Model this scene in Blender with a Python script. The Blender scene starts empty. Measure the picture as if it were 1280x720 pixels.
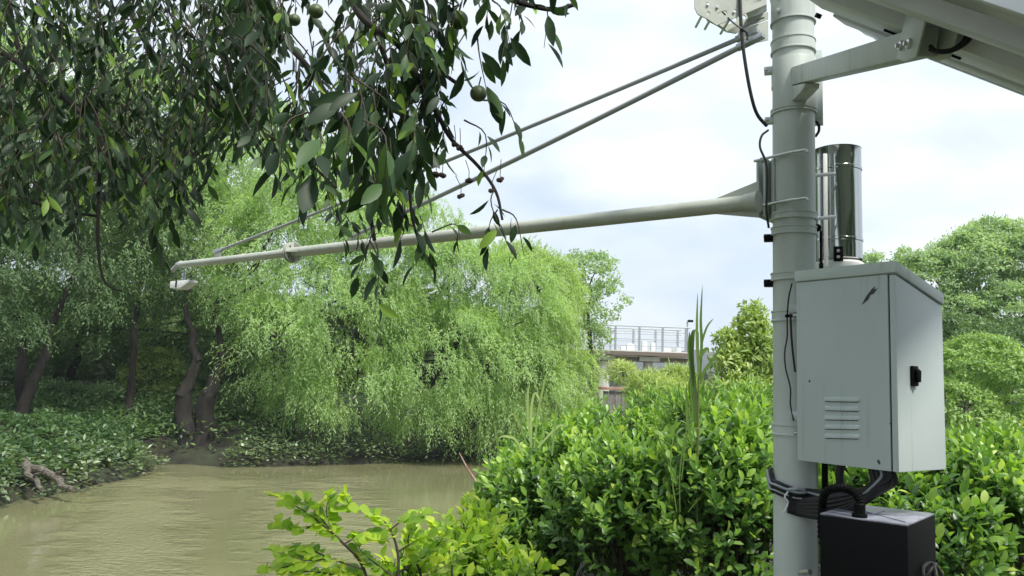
import bpy, bmesh, math, random
import numpy as np
from mathutils import Vector, Matrix

random.seed(7)
rng = np.random.default_rng(7)
R = math.radians
PI = math.pi
sc = bpy.context.scene
C = sc.collection

# ------------------------------------------------------------------ camera
PITCH, ROLL, FPX = 6.5, 2.0, 1000.0
EYE = Vector((0, 0, 3.0))
_f = Vector((0, math.cos(R(PITCH)), math.sin(R(PITCH))))
_u = Vector((0, -math.sin(R(PITCH)), math.cos(R(PITCH))))
_r = Vector((1, 0, 0))
CR = _r * math.cos(R(ROLL)) + _u * math.sin(R(ROLL))
CU = -_r * math.sin(R(ROLL)) + _u * math.cos(R(ROLL))
cam_d = bpy.data.cameras.new('camera')
cam = bpy.data.objects.new('camera', cam_d)
C.objects.link(cam)
m = Matrix.Identity(4)
for i in range(3):
    m[i][0] = CR[i]; m[i][1] = CU[i]; m[i][2] = -_f[i]; m[i][3] = EYE[i]
cam.matrix_world = m
cam_d.sensor_width = 36
cam_d.lens = 36 * FPX / 1280
cam_d.clip_start = 0.05
cam_d.clip_end = 6000
sc.camera = cam
sc.render.resolution_x, sc.render.resolution_y = 1024, 576


def at(px, py, Y):
    """world point seen at photo pixel (px, py) at distance Y along the ground"""
    d = _f + CR * ((px - 640) / FPX) + CU * ((360 - py) / FPX)
    return EYE + d * (Y / d.y)


# ------------------------------------------------------------------ light
SUN_EL, SUN_AZ = 56.0, (0.62, -0.78)
EXPOSURE = 1.02
sd = bpy.data.lights.new('sun', 'SUN')
sd.energy = 2.8
sd.angle = R(11)
sd.color = (1.0, 0.955, 0.88)
so = bpy.data.objects.new('sun', sd)
C.objects.link(so)
_sv = Vector((SUN_AZ[0], SUN_AZ[1], 0)).normalized() * math.cos(R(SUN_EL)) + Vector((0, 0, math.sin(R(SUN_EL))))
so.rotation_euler = _sv.to_track_quat('Z', 'Y').to_euler()
so.location = (0, 0, 40)

W = bpy.data.worlds.new('World')
sc.world = W
W.use_nodes = True
nt = W.node_tree
nt.nodes.clear()
N = nt.nodes.new
L = nt.links.new
out = N('ShaderNodeOutputWorld'); bg = N('ShaderNodeBackground')
sky = N('ShaderNodeTexSky'); sky.sky_type = 'NISHITA'; sky.sun_disc = False
sky.sun_elevation = R(SUN_EL); sky.sun_rotation = math.atan2(SUN_AZ[0], SUN_AZ[1])
sky.air_density = 1.0; sky.dust_density = 1.5; sky.ozone_density = 1.0
tc = N('ShaderNodeTexCoord')
mp = N('ShaderNodeMapping'); mp.inputs['Scale'].default_value = (1.6, 1.6, 4.2)
mp.inputs['Location'].default_value = (0.35, 0.2, 0.4)
n1 = N('ShaderNodeTexNoise'); n1.inputs['Scale'].default_value = 1.5; n1.inputs['Detail'].default_value = 7; n1.inputs['Roughness'].default_value = 0.52
n1.inputs['Distortion'].default_value = 0.35
r1 = N('ShaderNodeValToRGB')
r1.color_ramp.elements[0].position = 0.34; r1.color_ramp.elements[0].color = (0.66, 0.66, 0.66, 1)
r1.color_ramp.elements[1].position = 0.52; r1.color_ramp.elements[1].color = (1, 1, 1, 1)
n2 = N('ShaderNodeTexNoise'); n2.inputs['Scale'].default_value = 3.1; n2.inputs['Detail'].default_value = 6; n2.inputs['Roughness'].default_value = 0.5
r2 = N('ShaderNodeValToRGB')
r2.color_ramp.elements[0].position = 0.36; r2.color_ramp.elements[0].color = (5.9, 6.8, 7.9, 1)
r2.color_ramp.elements[1].position = 0.62; r2.color_ramp.elements[1].color = (7.4, 7.8, 7.95, 1)
mx = N('ShaderNodeMix'); mx.data_type = 'RGBA'
L(tc.outputs['Generated'], mp.inputs['Vector']); L(mp.outputs[0], n1.inputs['Vector']); L(mp.outputs[0], n2.inputs['Vector'])
L(n1.outputs['Fac'], r1.inputs['Fac']); L(n2.outputs['Fac'], r2.inputs['Fac'])
L(r1.outputs['Color'], mx.inputs['Factor']); L(sky.outputs[0], mx.inputs[6]); L(r2.outputs['Color'], mx.inputs[7])
L(mx.outputs[2], bg.inputs['Color']); bg.inputs['Strength'].default_value = 0.074
L(bg.outputs[0], out.inputs['Surface'])
sc.view_settings.view_transform = 'Standard'
sc.view_settings.look = 'None'
sc.view_settings.exposure = EXPOSURE
sc.view_settings.gamma = 1
sc.render.engine = 'CYCLES'
sc.cycles.max_bounces = 6
sc.cycles.transparent_max_bounces = 8


# ------------------------------------------------------------------ helpers
def tag(o, label=None, cat=None, group=None, kind=None):
    if label: o['label'] = label
    if cat: o['category'] = cat
    if group: o['group'] = group
    if kind: o['kind'] = kind
    return o


def link(name, me, mat=None, parent=None):
    o = bpy.data.objects.new(name, me)
    C.objects.link(o)
    if mat is not None and me is not None and not me.materials:
        me.materials.append(mat)
    if parent is not None:
        o.parent = parent
        o.matrix_parent_inverse = Matrix.Translation(-Vector(parent.location))
    return o


def thing(name, loc, label, cat, group=None):
    o = bpy.data.objects.new(name, None)
    o.empty_display_size = 0.2
    C.objects.link(o)
    o.location = loc
    return tag(o, label, cat, group)


def smooth(me, angle=40):
    me.polygons.foreach_set('use_smooth', [True] * len(me.polygons))
    try:
        me.set_sharp_from_angle(angle=R(angle))
    except Exception:
        pass


class MB:
    def __init__(s):
        s.v = []; s.f = []

    def add(s, vs, fs):
        b = len(s.v)
        s.v += [tuple(x) for x in vs]
        s.f += [tuple(b + i for i in f) for f in fs]
        return s

    def box(s, c, ax, ay, az, hx, hy, hz):
        """box centred c with unit axes and half sizes"""
        c, ax, ay, az = map(Vector, (c, ax, ay, az))
        vs = [c + ax * (hx * i) + ay * (hy * j) + az * (hz * k) for i in (-1, 1) for j in (-1, 1) for k in (-1, 1)]
        return s.add(vs, [(0, 1, 3, 2), (4, 6, 7, 5), (0, 4, 5, 1), (2, 3, 7, 6), (0, 2, 6, 4), (1, 5, 7, 3)])

    def tube(s, pts, rad, n=12, cap=True, up=None):
        pts = [Vector(p) for p in pts]
        if not hasattr(rad, '__len__'): rad = [rad] * len(pts)
        rings = []
        prev = None
        for i, p in enumerate(pts):
            t = (pts[min(i + 1, len(pts) - 1)] - pts[max(i - 1, 0)]).normalized()
            if prev is None:
                a = Vector(up) if up else (Vector((0, 0, 1)) if abs(t.z) < .9 else Vector((1, 0, 0)))
                x = (a - t * a.dot(t)).normalized()
            else:
                x = (prev - t * prev.dot(t)).normalized()
            prev = x
            y = t.cross(x)
            rings.append([p + (x * math.cos(2 * PI * k / n) + y * math.sin(2 * PI * k / n)) * rad[i] for k in range(n)])
        vs = [q for r_ in rings for q in r_]
        fs = []
        for i in range(len(pts) - 1):
            for k in range(n):
                fs.append((i * n + k, i * n + (k + 1) % n, (i + 1) * n + (k + 1) % n, (i + 1) * n + k))
        if cap:
            fs.append(tuple(range(n - 1, -1, -1)))
            fs.append(tuple((len(pts) - 1) * n + k for k in range(n)))
        return s.add(vs, fs)

    def lathe(s, c, prof, n=32, ax=(0, 0, 1)):
        """profile [(radius, height)] round axis"""
        ax = Vector(ax).normalized(); c = Vector(c)
        x = ax.orthogonal().normalized(); y = ax.cross(x)
        vs = []; fs = []
        for r_, h in prof:
            for k in range(n):
                a = 2 * PI * k / n
                vs.append(c + ax * h + (x * math.cos(a) + y * math.sin(a)) * r_)
        for i in range(len(prof) - 1):
            for k in range(n):
                fs.append((i * n + k, i * n + (k + 1) % n, (i + 1) * n + (k + 1) % n, (i + 1) * n + k))
        return s.add(vs, fs)

    def prism(s, poly, d):
        """closed polygon (3-D points, planar) extruded by vector d"""
        poly = [Vector(p) for p in poly]; d = Vector(d); n = len(poly)
        vs = poly + [p + d for p in poly]
        return s.add(vs, [tuple(range(n))[::-1], tuple(range(n, 2 * n))] + [(i, (i + 1) % n, n + (i + 1) % n, n + i) for i in range(n)])

    def build(s, name, mat, parent=None, bevel=0.0, angle=40, kind=None):
        me = bpy.data.meshes.new(name)
        me.from_pydata(s.v, [], s.f)
        me.validate()
        bm = bmesh.new(); bm.from_mesh(me)
        bmesh.ops.recalc_face_normals(bm, faces=bm.faces)
        if bevel:
            es = [e for e in bm.edges if len(e.link_faces) == 2 and e.calc_face_angle(0) > R(30)]
            bmesh.ops.bevel(bm, geom=es, offset=bevel, segments=2, affect='EDGES', profile=0.6)
        bm.to_mesh(me); bm.free()
        smooth(me, angle)
        o = link(name, me, mat, parent)
        if kind: o['kind'] = kind
        return o


def curve_plate(name, outlines, thick, origin, ax, ay, mat, parent, bev=0.0):
    """flat plate with holes: outlines are 2-D closed loops (first is outer), in axes ax, ay, centred in thickness"""
    cu = bpy.data.curves.new(name, 'CURVE')
    cu.dimensions = '2D'; cu.fill_mode = 'BOTH'; cu.extrude = thick / 2
    for lp in outlines:
        sp = cu.splines.new('POLY'); sp.points.add(len(lp) - 1)
        for i, (x, y) in enumerate(lp): sp.points[i].co = (x, y, 0, 1)
        sp.use_cyclic_u = True
    tmp = bpy.data.objects.new('tmp', cu); C.objects.link(tmp)
    dg = bpy.context.evaluated_depsgraph_get()
    me = bpy.data.meshes.new_from_object(tmp.evaluated_get(dg))
    bpy.data.objects.remove(tmp); bpy.data.curves.remove(cu)
    ax = Vector(ax).normalized(); ay = Vector(ay).normalized(); az = ax.cross(ay)
    M = Matrix.Identity(4)
    for i in range(3):
        M[i][0] = ax[i]; M[i][1] = ay[i]; M[i][2] = az[i]; M[i][3] = origin[i]
    me.transform(M)
    me.name = name
    me.materials.clear()
    return link(name, me, mat, parent)


def circ(x, y, r, n=14):
    return [(x + r * math.cos(2 * PI * k / n), y + r * math.sin(2 * PI * k / n)) for k in range(n)]


def slot(x, y, hw, r, a=0.0, n=8):
    p = []
    for s_, c0 in ((1, -PI / 2), (-1, PI / 2)):
        for k in range(n + 1):
            t = c0 + PI * k / n
            p.append((s_ * hw + r * math.cos(t), r * math.sin(t)))
    ca, sa = math.cos(a), math.sin(a)
    return [(x + u * ca - v * sa, y + u * sa + v * ca) for u, v in p]


def bez(p0, p1, p2, p3, n=12):
    p0, p1, p2, p3 = map(Vector, (p0, p1, p2, p3))
    return [p0 * (1 - t) ** 3 + p1 * 3 * t * (1 - t) ** 2 + p2 * 3 * t * t * (1 - t) + p3 * t ** 3 for t in [i / n for i in range(n + 1)]]


def spline(pts, n=6):
    """Catmull-Rom through points"""
    P = [Vector(p) for p in pts]
    P = [P[0] * 2 - P[1]] + P + [P[-1] * 2 - P[-2]]
    o = []
    for i in range(1, len(P) - 2):
        for k in range(n):
            t = k / n
            a, b, c, d = P[i - 1], P[i], P[i + 1], P[i + 2]
            o.append(0.5 * ((2 * b) + (c - a) * t + (2 * a - 5 * b + 4 * c - d) * t * t + (3 * b - a - 3 * c + d) * t ** 3))
    o.append(P[-2])
    return o


# ------------------------------------------------------------------ materials
def mat(name, base=(0.5, 0.5, 0.5), rough=0.5, metal=0.0, spec=0.5):
    m = bpy.data.materials.new(name); m.use_nodes = True
    b = m.node_tree.nodes['Principled BSDF']
    b.inputs['Base Color'].default_value = (*base, 1)
    b.inputs['Roughness'].default_value = rough
    b.inputs['Metallic'].default_value = metal
    b.inputs['Specular IOR Level'].default_value = spec
    return m


def nd(m, t): return m.node_tree.nodes.new(t)


def grime(m, c1, c2, scale=6, detail=6, lo=0.4, hi=0.7, bump=0.0, bscale=40, stretch=(1, 1, 1), rough=None):
    """colour variation by noise in object space, with fine relief"""
    t = m.node_tree; b = t.nodes['Principled BSDF']
    tc = nd(m, 'ShaderNodeTexCoord'); mp = nd(m, 'ShaderNodeMapping'); mp.inputs['Scale'].default_value = stretch
    n = nd(m, 'ShaderNodeTexNoise'); n.inputs['Scale'].default_value = scale; n.inputs['Detail'].default_value = detail; n.inputs['Roughness'].default_value = 0.62
    r = nd(m, 'ShaderNodeValToRGB')
    r.color_ramp.elements[0].position = lo; r.color_ramp.elements[0].color = (*c1, 1)
    r.color_ramp.elements[1].position = hi; r.color_ramp.elements[1].color = (*c2, 1)
    t.links.new(tc.outputs['Object'], mp.inputs[0]); t.links.new(mp.outputs[0], n.inputs['Vector'])
    t.links.new(n.outputs['Fac'], r.inputs[0]); t.links.new(r.outputs[0], b.inputs['Base Color'])
    if rough:
        rr = nd(m, 'ShaderNodeMapRange'); rr.inputs[3].default_value = rough[0]; rr.inputs[4].default_value = rough[1]
        t.links.new(n.outputs['Fac'], rr.inputs[0]); t.links.new(rr.outputs[0], b.inputs['Roughness'])
    if bump:
        n2 = nd(m, 'ShaderNodeTexNoise'); n2.inputs['Scale'].default_value = bscale; n2.inputs['Detail'].default_value = 5
        bp = nd(m, 'ShaderNodeBump'); bp.inputs['Strength'].default_value = bump; bp.inputs['Distance'].default_value = 0.01
        t.links.new(mp.outputs[0], n2.inputs['Vector']); t.links.new(n2.outputs['Fac'], bp.inputs['Height']); t.links.new(bp.outputs[0], b.inputs['Normal'])
    return m


def streaks(m, c, amount=.35, sx=38, sz=1.1, lo=.56, hi=.74):
    """vertical dirt runs and a few stains over the paint"""
    t = m.node_tree; b = t.nodes['Principled BSDF']; src = b.inputs['Base Color'].links[0].from_socket
    tc = nd(m, 'ShaderNodeTexCoord'); mp = nd(m, 'ShaderNodeMapping'); mp.inputs['Scale'].default_value = (sx, sx, sz)
    n = nd(m, 'ShaderNodeTexNoise'); n.inputs['Scale'].default_value = 1; n.inputs['Detail'].default_value = 5
    n2 = nd(m, 'ShaderNodeTexNoise'); n2.inputs['Scale'].default_value = 3.2; n2.inputs['Detail'].default_value = 6
    r = nd(m, 'ShaderNodeMapRange'); r.inputs[1].default_value = lo; r.inputs[2].default_value = hi; r.inputs[3].default_value = 0; r.inputs[4].default_value = amount
    mu = nd(m, 'ShaderNodeMath'); mu.operation = 'MULTIPLY'
    r2_ = nd(m, 'ShaderNodeMapRange'); r2_.inputs[1].default_value = .42; r2_.inputs[2].default_value = .62
    mx = nd(m, 'ShaderNodeMix'); mx.data_type = 'RGBA'; mx.inputs[7].default_value = (*c, 1)
    L_ = t.links.new
    L_(tc.outputs['Object'], mp.inputs[0]); L_(mp.outputs[0], n.inputs['Vector']); L_(tc.outputs['Object'], n2.inputs['Vector'])
    L_(n.outputs['Fac'], r.inputs[0]); L_(n2.outputs['Fac'], r2_.inputs[0]); L_(r.outputs[0], mu.inputs[0]); L_(r2_.outputs[0], mu.inputs[1])
    L_(mu.outputs[0], mx.inputs['Factor']); L_(src, mx.inputs[6]); L_(mx.outputs[2], b.inputs['Base Color'])


def leaf_mat(name, ramp, trans=0.3, rough=0.45, spec=0.5, single=False, tr_gain=1.6, gain=1.0):
    """leaf: colour differs from leaf to leaf; some light passes through"""
    m = bpy.data.materials.new(name); m.use_nodes = True
    t = m.node_tree; b = t.nodes['Principled BSDF']; o = t.nodes['Material Output']
    r = nd(m, 'ShaderNodeValToRGB')
    while len(r.color_ramp.elements) < len(ramp): r.color_ramp.elements.new(0.5)
    for i, (p, c) in enumerate(ramp):
        r.color_ramp.elements[i].position = p; r.color_ramp.elements[i].color = (c[0] * gain, c[1] * gain, c[2] * gain, 1)
    if single:
        src = nd(m, 'ShaderNodeObjectInfo'); L_ = src.outputs['Random']
    else:
        src = nd(m, 'ShaderNodeAttribute'); src.attribute_name = 'tint'; L_ = src.outputs['Fac']
    t.links.new(L_, r.inputs[0]); t.links.new(r.outputs[0], b.inputs['Base Color'])
    b.inputs['Roughness'].default_value = rough; b.inputs['Specular IOR Level'].default_value = spec
    tr = nd(m, 'ShaderNodeBsdfTranslucent')
    g = nd(m, 'ShaderNodeMix'); g.data_type = 'RGBA'; g.blend_type = 'MULTIPLY'; g.inputs['Factor'].default_value = 1
    g.inputs[7].default_value = (1.25 * tr_gain, 1.3 * tr_gain, 0.55 * tr_gain, 1)
    t.links.new(r.outputs[0], g.inputs[6]); t.links.new(g.outputs[2], tr.inputs['Color'])
    mx = nd(m, 'ShaderNodeMixShader'); mx.inputs[0].default_value = trans
    t.links.new(b.outputs[0], mx.inputs[1]); t.links.new(tr.outputs[0], mx.inputs[2]); t.links.new(mx.outputs[0], o.inputs['Surface'])
    return m


M = {}
M['pole'] = grime(mat('galvanised_paint', rough=0.42), (0.44, 0.49, 0.455), (0.57, 0.62, 0.585), 5, 8, 0.35, 0.7, bump=0.05, bscale=40, stretch=(1, 1, .35), rough=(0.34, 0.55))
M['pole2'] = grime(mat('cream_paint', rough=0.4), (0.40, 0.43, 0.37), (0.50, 0.53, 0.47), 5, 6, 0.35, 0.65, bump=0.08)
M['cab'] = grime(mat('cabinet_paint', rough=0.36), (0.46, 0.53, 0.52), (0.51, 0.58, 0.57), 2.2, 7, 0.35, 0.7, bump=0.05, bscale=150, rough=(0.3, 0.42))
M['lid'] = grime(mat('lid_paint', rough=0.38), (0.50, 0.58, 0.555), (0.57, 0.64, 0.61), 3, 7, 0.35, 0.7, bump=0.05, bscale=120)
M['steel'] = mat('stainless_steel', (0.45, 0.47, 0.46), 0.11, 1.0)
M['rod'] = mat('stay_rod_steel', (0.36, 0.38, 0.38), 0.5, 0.2)
M['zinc'] = grime(mat('zinc_bolt', rough=0.32, metal=0.85), (0.55, 0.56, 0.56), (0.75, 0.76, 0.76), 20)
M['galv'] = grime(mat('galvanised_steel', rough=0.4, metal=0.55), (0.40, 0.43, 0.44), (0.52, 0.55, 0.56), 3, 4, bump=0.03)
M['black'] = mat('black_plastic', (0.0022, 0.0024, 0.003), 0.55, 0, .12)
M['rubber'] = mat('black_cable', (0.01, 0.01, 0.012), 0.55)
M['wire'] = mat('grey_wire', (0.30, 0.34, 0.36), 0.4)
M['white'] = mat('white_plastic', (0.75, 0.77, 0.76), 0.35)
M['alu'] = grime(mat('aluminium', rough=0.4, metal=0.1), (0.72, 0.76, 0.80), (0.82, 0.85, 0.88), 8)
M['rail'] = grime(mat('grey_steel_rail', rough=0.5), (0.58, 0.62, 0.65), (0.68, 0.72, 0.75), 6)
M['sheet'] = mat('panel_backsheet', (0.80, 0.83, 0.86), 0.5)
M['cell'] = mat('solar_cell', (0.01, 0.015, 0.05), 0.12)
M['bark'] = grime(mat('dark_bark', rough=0.9), (0.007, 0.006, 0.005), (0.030, 0.025, 0.018), 7, 9, 0.35, 0.72, bump=0.9, bscale=14, stretch=(1, 1, .25))
M['twig'] = grime(mat('twig_bark', rough=0.8), (0.03, 0.025, 0.018), (0.08, 0.07, 0.045), 12, 5, bump=0.3)
M['greentwig'] = grime(mat('green_twig', rough=0.6), (0.09, 0.12, 0.03), (0.13, 0.12, 0.05), 12, 5)
M['wood'] = grime(mat('driftwood', rough=0.85), (0.05, 0.042, 0.032), (0.20, 0.18, 0.145), 9, 8, bump=0.9, bscale=18, stretch=(1, 3, 3))
M['board'] = grime(mat('weathered_board', rough=0.85), (0.16, 0.15, 0.14), (0.34, 0.32, 0.30), 6, 8, bump=0.5, bscale=30, stretch=(3, 3, .4))
M['cap'] = grime(mat('faded_red_cap', rough=0.7), (0.30, 0.15, 0.10), (0.50, 0.38, 0.33), 8)
M['concrete'] = grime(mat('pale_concrete', rough=0.8), (0.45, 0.45, 0.42), (0.60, 0.60, 0.57), 3, 8, bump=0.3)
M['railing'] = mat('railing_steel', (0.33, 0.36, 0.38), 0.5, 0.3)
M['stain'] = mat('brown_deck_edge', (0.16, 0.13, 0.11), 0.8)
M['fruit'] = grime(mat('green_fruit', rough=0.5), (0.05, 0.085, 0.03), (0.11, 0.14, 0.05), 60, 4, 0.4, 0.6, bump=0.15, bscale=150)
M['dryfruit'] = mat('dried_fruit', (0.035, 0.022, 0.018), 0.8)

streaks(M['pole'], (0.16, 0.15, 0.12), .55, 22, .8); streaks(M['cab'], (0.22, 0.22, 0.19), .45); streaks(M['lid'], (0.22, 0.22, 0.19), .4, 20, 6); streaks(M['pole2'], (0.20, 0.18, 0.13), .5, 9, 9)
M['canopy'] = leaf_mat('canopy_leaf', [(0.0, (0.010, 0.026, 0.012)), (0.6, (0.024, 0.056, 0.022)), (0.9, (0.06, 0.125, 0.038)), (1.0, (0.22, 0.36, 0.05))], 0.28, 0.5, 0.35, tr_gain=1.4)
M['canopy1'] = leaf_mat('canopy_leaf_single', [(0.0, (0.010, 0.026, 0.012)), (0.6, (0.024, 0.056, 0.022)), (0.9, (0.06, 0.125, 0.038)), (1.0, (0.22, 0.36, 0.05))], 0.28, 0.5, 0.35, single=True, tr_gain=1.4)
M['willow'] = leaf_mat('willow_leaf', [(0, (0.18, 0.28, 0.115)), (0.5, (0.29, 0.415, 0.185)), (1, (0.45, 0.57, 0.29))], 0.42, 0.5, 0.4)
M['willow2'] = leaf_mat('willow_leaf_yellow', [(0, (0.19, 0.28, 0.10)), (0.5, (0.29, 0.40, 0.16)), (1, (0.42, 0.53, 0.25))], 0.42, 0.5, 0.4)
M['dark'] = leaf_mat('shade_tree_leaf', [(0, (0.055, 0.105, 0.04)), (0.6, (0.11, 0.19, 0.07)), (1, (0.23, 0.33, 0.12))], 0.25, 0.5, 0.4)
M['camphor'] = leaf_mat('camphor_leaf', [(0, (0.17, 0.27, 0.14)), (0.5, (0.29, 0.40, 0.22)), (1, (0.45, 0.55, 0.33))], 0.40, 0.5, 0.4)
M['round'] = leaf_mat('round_bush_leaf', [(0, (0.14, 0.24, 0.08)), (0.5, (0.27, 0.40, 0.14)), (1, (0.44, 0.55, 0.24))], 0.35, 0.45, 0.4)
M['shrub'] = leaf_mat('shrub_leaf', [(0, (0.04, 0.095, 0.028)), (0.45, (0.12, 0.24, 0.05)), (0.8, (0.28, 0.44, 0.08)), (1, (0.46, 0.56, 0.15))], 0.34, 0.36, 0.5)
M['shrub1'] = leaf_mat('shrub_leaf_single', [(0, (0.04, 0.095, 0.028)), (0.45, (0.12, 0.24, 0.05)), (0.8, (0.28, 0.44, 0.08)), (1, (0.46, 0.56, 0.15))], 0.34, 0.36, 0.5, single=True)
M['lime'] = leaf_mat('sapling_leaf', [(0, (0.10, 0.20, 0.03)), (0.5, (0.24, 0.38, 0.05)), (1, (0.46, 0.54, 0.09))], 0.45, 0.38, 0.5)
M['lime1'] = leaf_mat('sapling_leaf_single', [(0, (0.16, 0.28, 0.035)), (0.5, (0.32, 0.46, 0.055)), (1, (0.50, 0.56, 0.09))], 0.5, 0.38, 0.5, single=True)
M['yellow'] = leaf_mat('yellowish_leaf', [(0, (0.15, 0.24, 0.07)), (0.5, (0.31, 0.41, 0.13)), (1, (0.54, 0.58, 0.27))], 0.3, 0.45, 0.4)
M['reed1'] = leaf_mat('reed_blade', [(0, (0.08, 0.15, 0.035)), (1, (0.14, 0.22, 0.05))], 0.3, 0.45, 0.5, single=True)
M['blade1'] = leaf_mat('pale_blade', [(0, (0.20, 0.30, 0.10)), (1, (0.36, 0.45, 0.20))], 0.35, 0.45, 0.4, single=True)
M['cover'] = leaf_mat('ground_cover_leaf', [(0, (0.035, 0.08, 0.032)), (0.5, (0.07, 0.135, 0.05)), (1, (0.15, 0.23, 0.10))], 0.3, 0.42, 0.5)
M['pale'] = leaf_mat('pale_cover_leaf', [(0, (0.06, 0.10, 0.05)), (0.6, (0.15, 0.21, 0.11)), (1, (0.46, 0.52, 0.38))], 0.3, 0.4, 0.5)
M['grass'] = leaf_mat('grass_blade', [(0, (0.07, 0.12, 0.03)), (0.6, (0.14, 0.20, 0.05)), (1, (0.26, 0.27, 0.12))], 0.3, 0.5, 0.4)
M['far'] = leaf_mat('far_wood_leaf', [(0, (0.04, 0.07, 0.025)), (0.6, (0.07, 0.11, 0.035)), (1, (0.12, 0.16, 0.05))], 0.2, 0.6, 0.3)


# ------------------------------------------------------------------ terrain
LEFT = [(-11.5, -80), (-11.3, 8), (-10.7, 16.4), (-10.3, 19.2), (-10.2, 23.6), (-10.9, 25.4), (-8.4, 25.3), (-5.1, 27.2), (-1.8, 29.6), (2, 33), (3.4, 40), (5, 56), (25, 82), (90, 130), (400, 330)]
NEAR = [(400, 260), (90, 92), (35, 60), (22, 42), (13, 24), (3, 14.6), (-0.8, 10.5), (-2.6, 6.0), (-2.9, -80)]
RIVER = np.array(LEFT + NEAR, float)


def river_sd(x, y):
    """signed distance to the water's edge, negative in the water"""
    P = RIVER; Q = np.roll(P, -1, 0)
    d = np.full(x.shape, 1e9); ins = np.zeros(x.shape, bool)
    for (ax, ay), (bx, by) in zip(P, Q):
        ex, ey = bx - ax, by - ay
        t = np.clip(((x - ax) * ex + (y - ay) * ey) / (ex * ex + ey * ey), 0, 1)
        d = np.minimum(d, np.hypot(x - ax - t * ex, y - ay - t * ey))
        c = ((ay > y) != (by > y)) & (x < (bx - ax) * (y - ay) / (by - ay + 1e-12) + ax)
        ins ^= c
    return np.where(ins, -d, d)


def wob(x, y, s=1.0, k=0):
    return (np.sin(x * 1.3 * s + 1.7 + k) * np.cos(y * 1.1 * s + .6 + 2 * k) + .5 * np.sin(x * 2.9 * s + y * 2.3 * s + k) + .25 * np.sin(x * 6.1 * s - y * 5.3 * s)) / 1.75


def height(x, y):
    x = np.asarray(x, float); y = np.asarray(y, float)
    sd_ = river_sd(x, y) + 0.22 * wob(x, y, 1.0)
    near = (y < 40) & (x > -5 + 0 * y) & (y < 16 + .6 * np.maximum(x, 0))
    top = np.where(near, 1.42, 1.95)
    wid = np.where(near, 1.5, 4.5)
    h = np.where(sd_ > 0, 0.10 + (top - .1) * (1 - np.exp(-np.maximum(sd_, 0) / wid)), np.maximum(-1.2, sd_ * 0.8))
    h = h + np.where(sd_ > 0, 0.07 * wob(x, y, .8, 1) * np.minimum(sd_, 1), 0)
    r = np.hypot(x, y)
    hill = np.clip((r - 480) / 420, 0, 1) ** 1.4
    ang = np.arctan2(x, y)
    h = h + hill * (30 + 9 * np.sin(ang * 9 + .6) + 5 * np.sin(ang * 23 + 2) + 2.5 * np.sin(ang * 61) + 26 * np.clip((r - 900) / 900, 0, 1))
    return h


def ground_z(x, y): return float(height(np.array([x]), np.array([y]))[0])


def axis(lo, hi, step, far):
    a = list(np.arange(lo, hi + 1e-6, step))
    s = step; x = hi
    up = []
    while x < far:
        s *= 1.13; x += s; up.append(x)
    s = step; x = lo; dn = []
    while x > -far:
        s *= 1.13; x -= s; dn.append(x)
    return np.array(dn[::-1] + a + up)


GX = axis(-18, 14, 0.36, 1300); GY = axis(-3, 40, 0.36, 1300)
XX, YY = np.meshgrid(GX, GY)
ZZ = height(XX, YY)


def np_mesh(name, V, F, tint=None, smooth_=True):
    """V (n,3); F (m,k) all the same size"""
    me = bpy.data.meshes.new(name)
    V = np.ascontiguousarray(V, np.float32); F = np.ascontiguousarray(F, np.int32)
    k = F.shape[1]
    me.vertices.add(len(V)); me.vertices.foreach_set('co', V.ravel())
    me.loops.add(F.size); me.loops.foreach_set('vertex_index', F.ravel())
    me.polygons.add(len(F))
    me.polygons.foreach_set('loop_start', np.arange(0, F.size, k, dtype=np.int32))
    me.polygons.foreach_set('loop_total', np.full(len(F), k, np.int32))
    if smooth_: me.polygons.foreach_set('use_smooth', np.ones(len(F), bool))
    if tint is not None:
        a = me.attributes.new('tint', 'FLOAT', 'FACE'); a.data.foreach_set('value', np.ascontiguousarray(tint, np.float32))
    me.update(calc_edges=True)
    return me


ny, nx = XX.shape
idx = np.arange(nx * ny).reshape(ny, nx)
Fq = np.stack([idx[:-1, :-1], idx[:-1, 1:], idx[1:, 1:], idx[1:, :-1]], -1).reshape(-1, 4)
gm = grime(mat('bank_soil', rough=0.95), (0.014, 0.011, 0.008), (0.035, 0.045, 0.02), 1.3, 10, 0.4, 0.62, bump=0.8, bscale=5)
tag(link('ground', np_mesh('ground', np.stack([XX, YY, ZZ], -1).reshape(-1, 3), Fq), gm), kind='structure')

# water: one sheet over the river bed
wm = mat('river_water', (0.185, 0.165, 0.085), 0.07, 0, 0.7)
t = wm.node_tree; b = t.nodes['Principled BSDF']; b.inputs['IOR'].default_value = 1.33
tc = nd(wm, 'ShaderNodeTexCoord')
mp = nd(wm, 'ShaderNodeMapping'); mp.inputs['Scale'].default_value = (1.0, 1.5, 1); mp.inputs['Rotation'].default_value = (0, 0, 0.3)
na = nd(wm, 'ShaderNodeTexNoise'); na.inputs['Scale'].default_value = 7; na.inputs['Detail'].default_value = 2.5; na.inputs['Roughness'].default_value = .5
nb = nd(wm, 'ShaderNodeTexNoise'); nb.inputs['Scale'].default_value = 1.3; nb.inputs['Detail'].default_value = 5
t.links.new(tc.outputs['Object'], mp.inputs[0]); t.links.new(mp.outputs[0], na.inputs['Vector']); t.links.new(mp.outputs[0], nb.inputs['Vector'])


def wmath(op, x, y):
    n = nd(wm, 'ShaderNodeMath'); n.operation = op
    for i, v in enumerate((x, y)):
        if isinstance(v, (int, float)): n.inputs[i].default_value = v
        else: t.links.new(v, n.inputs[i])
    return n.outputs[0]


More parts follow.
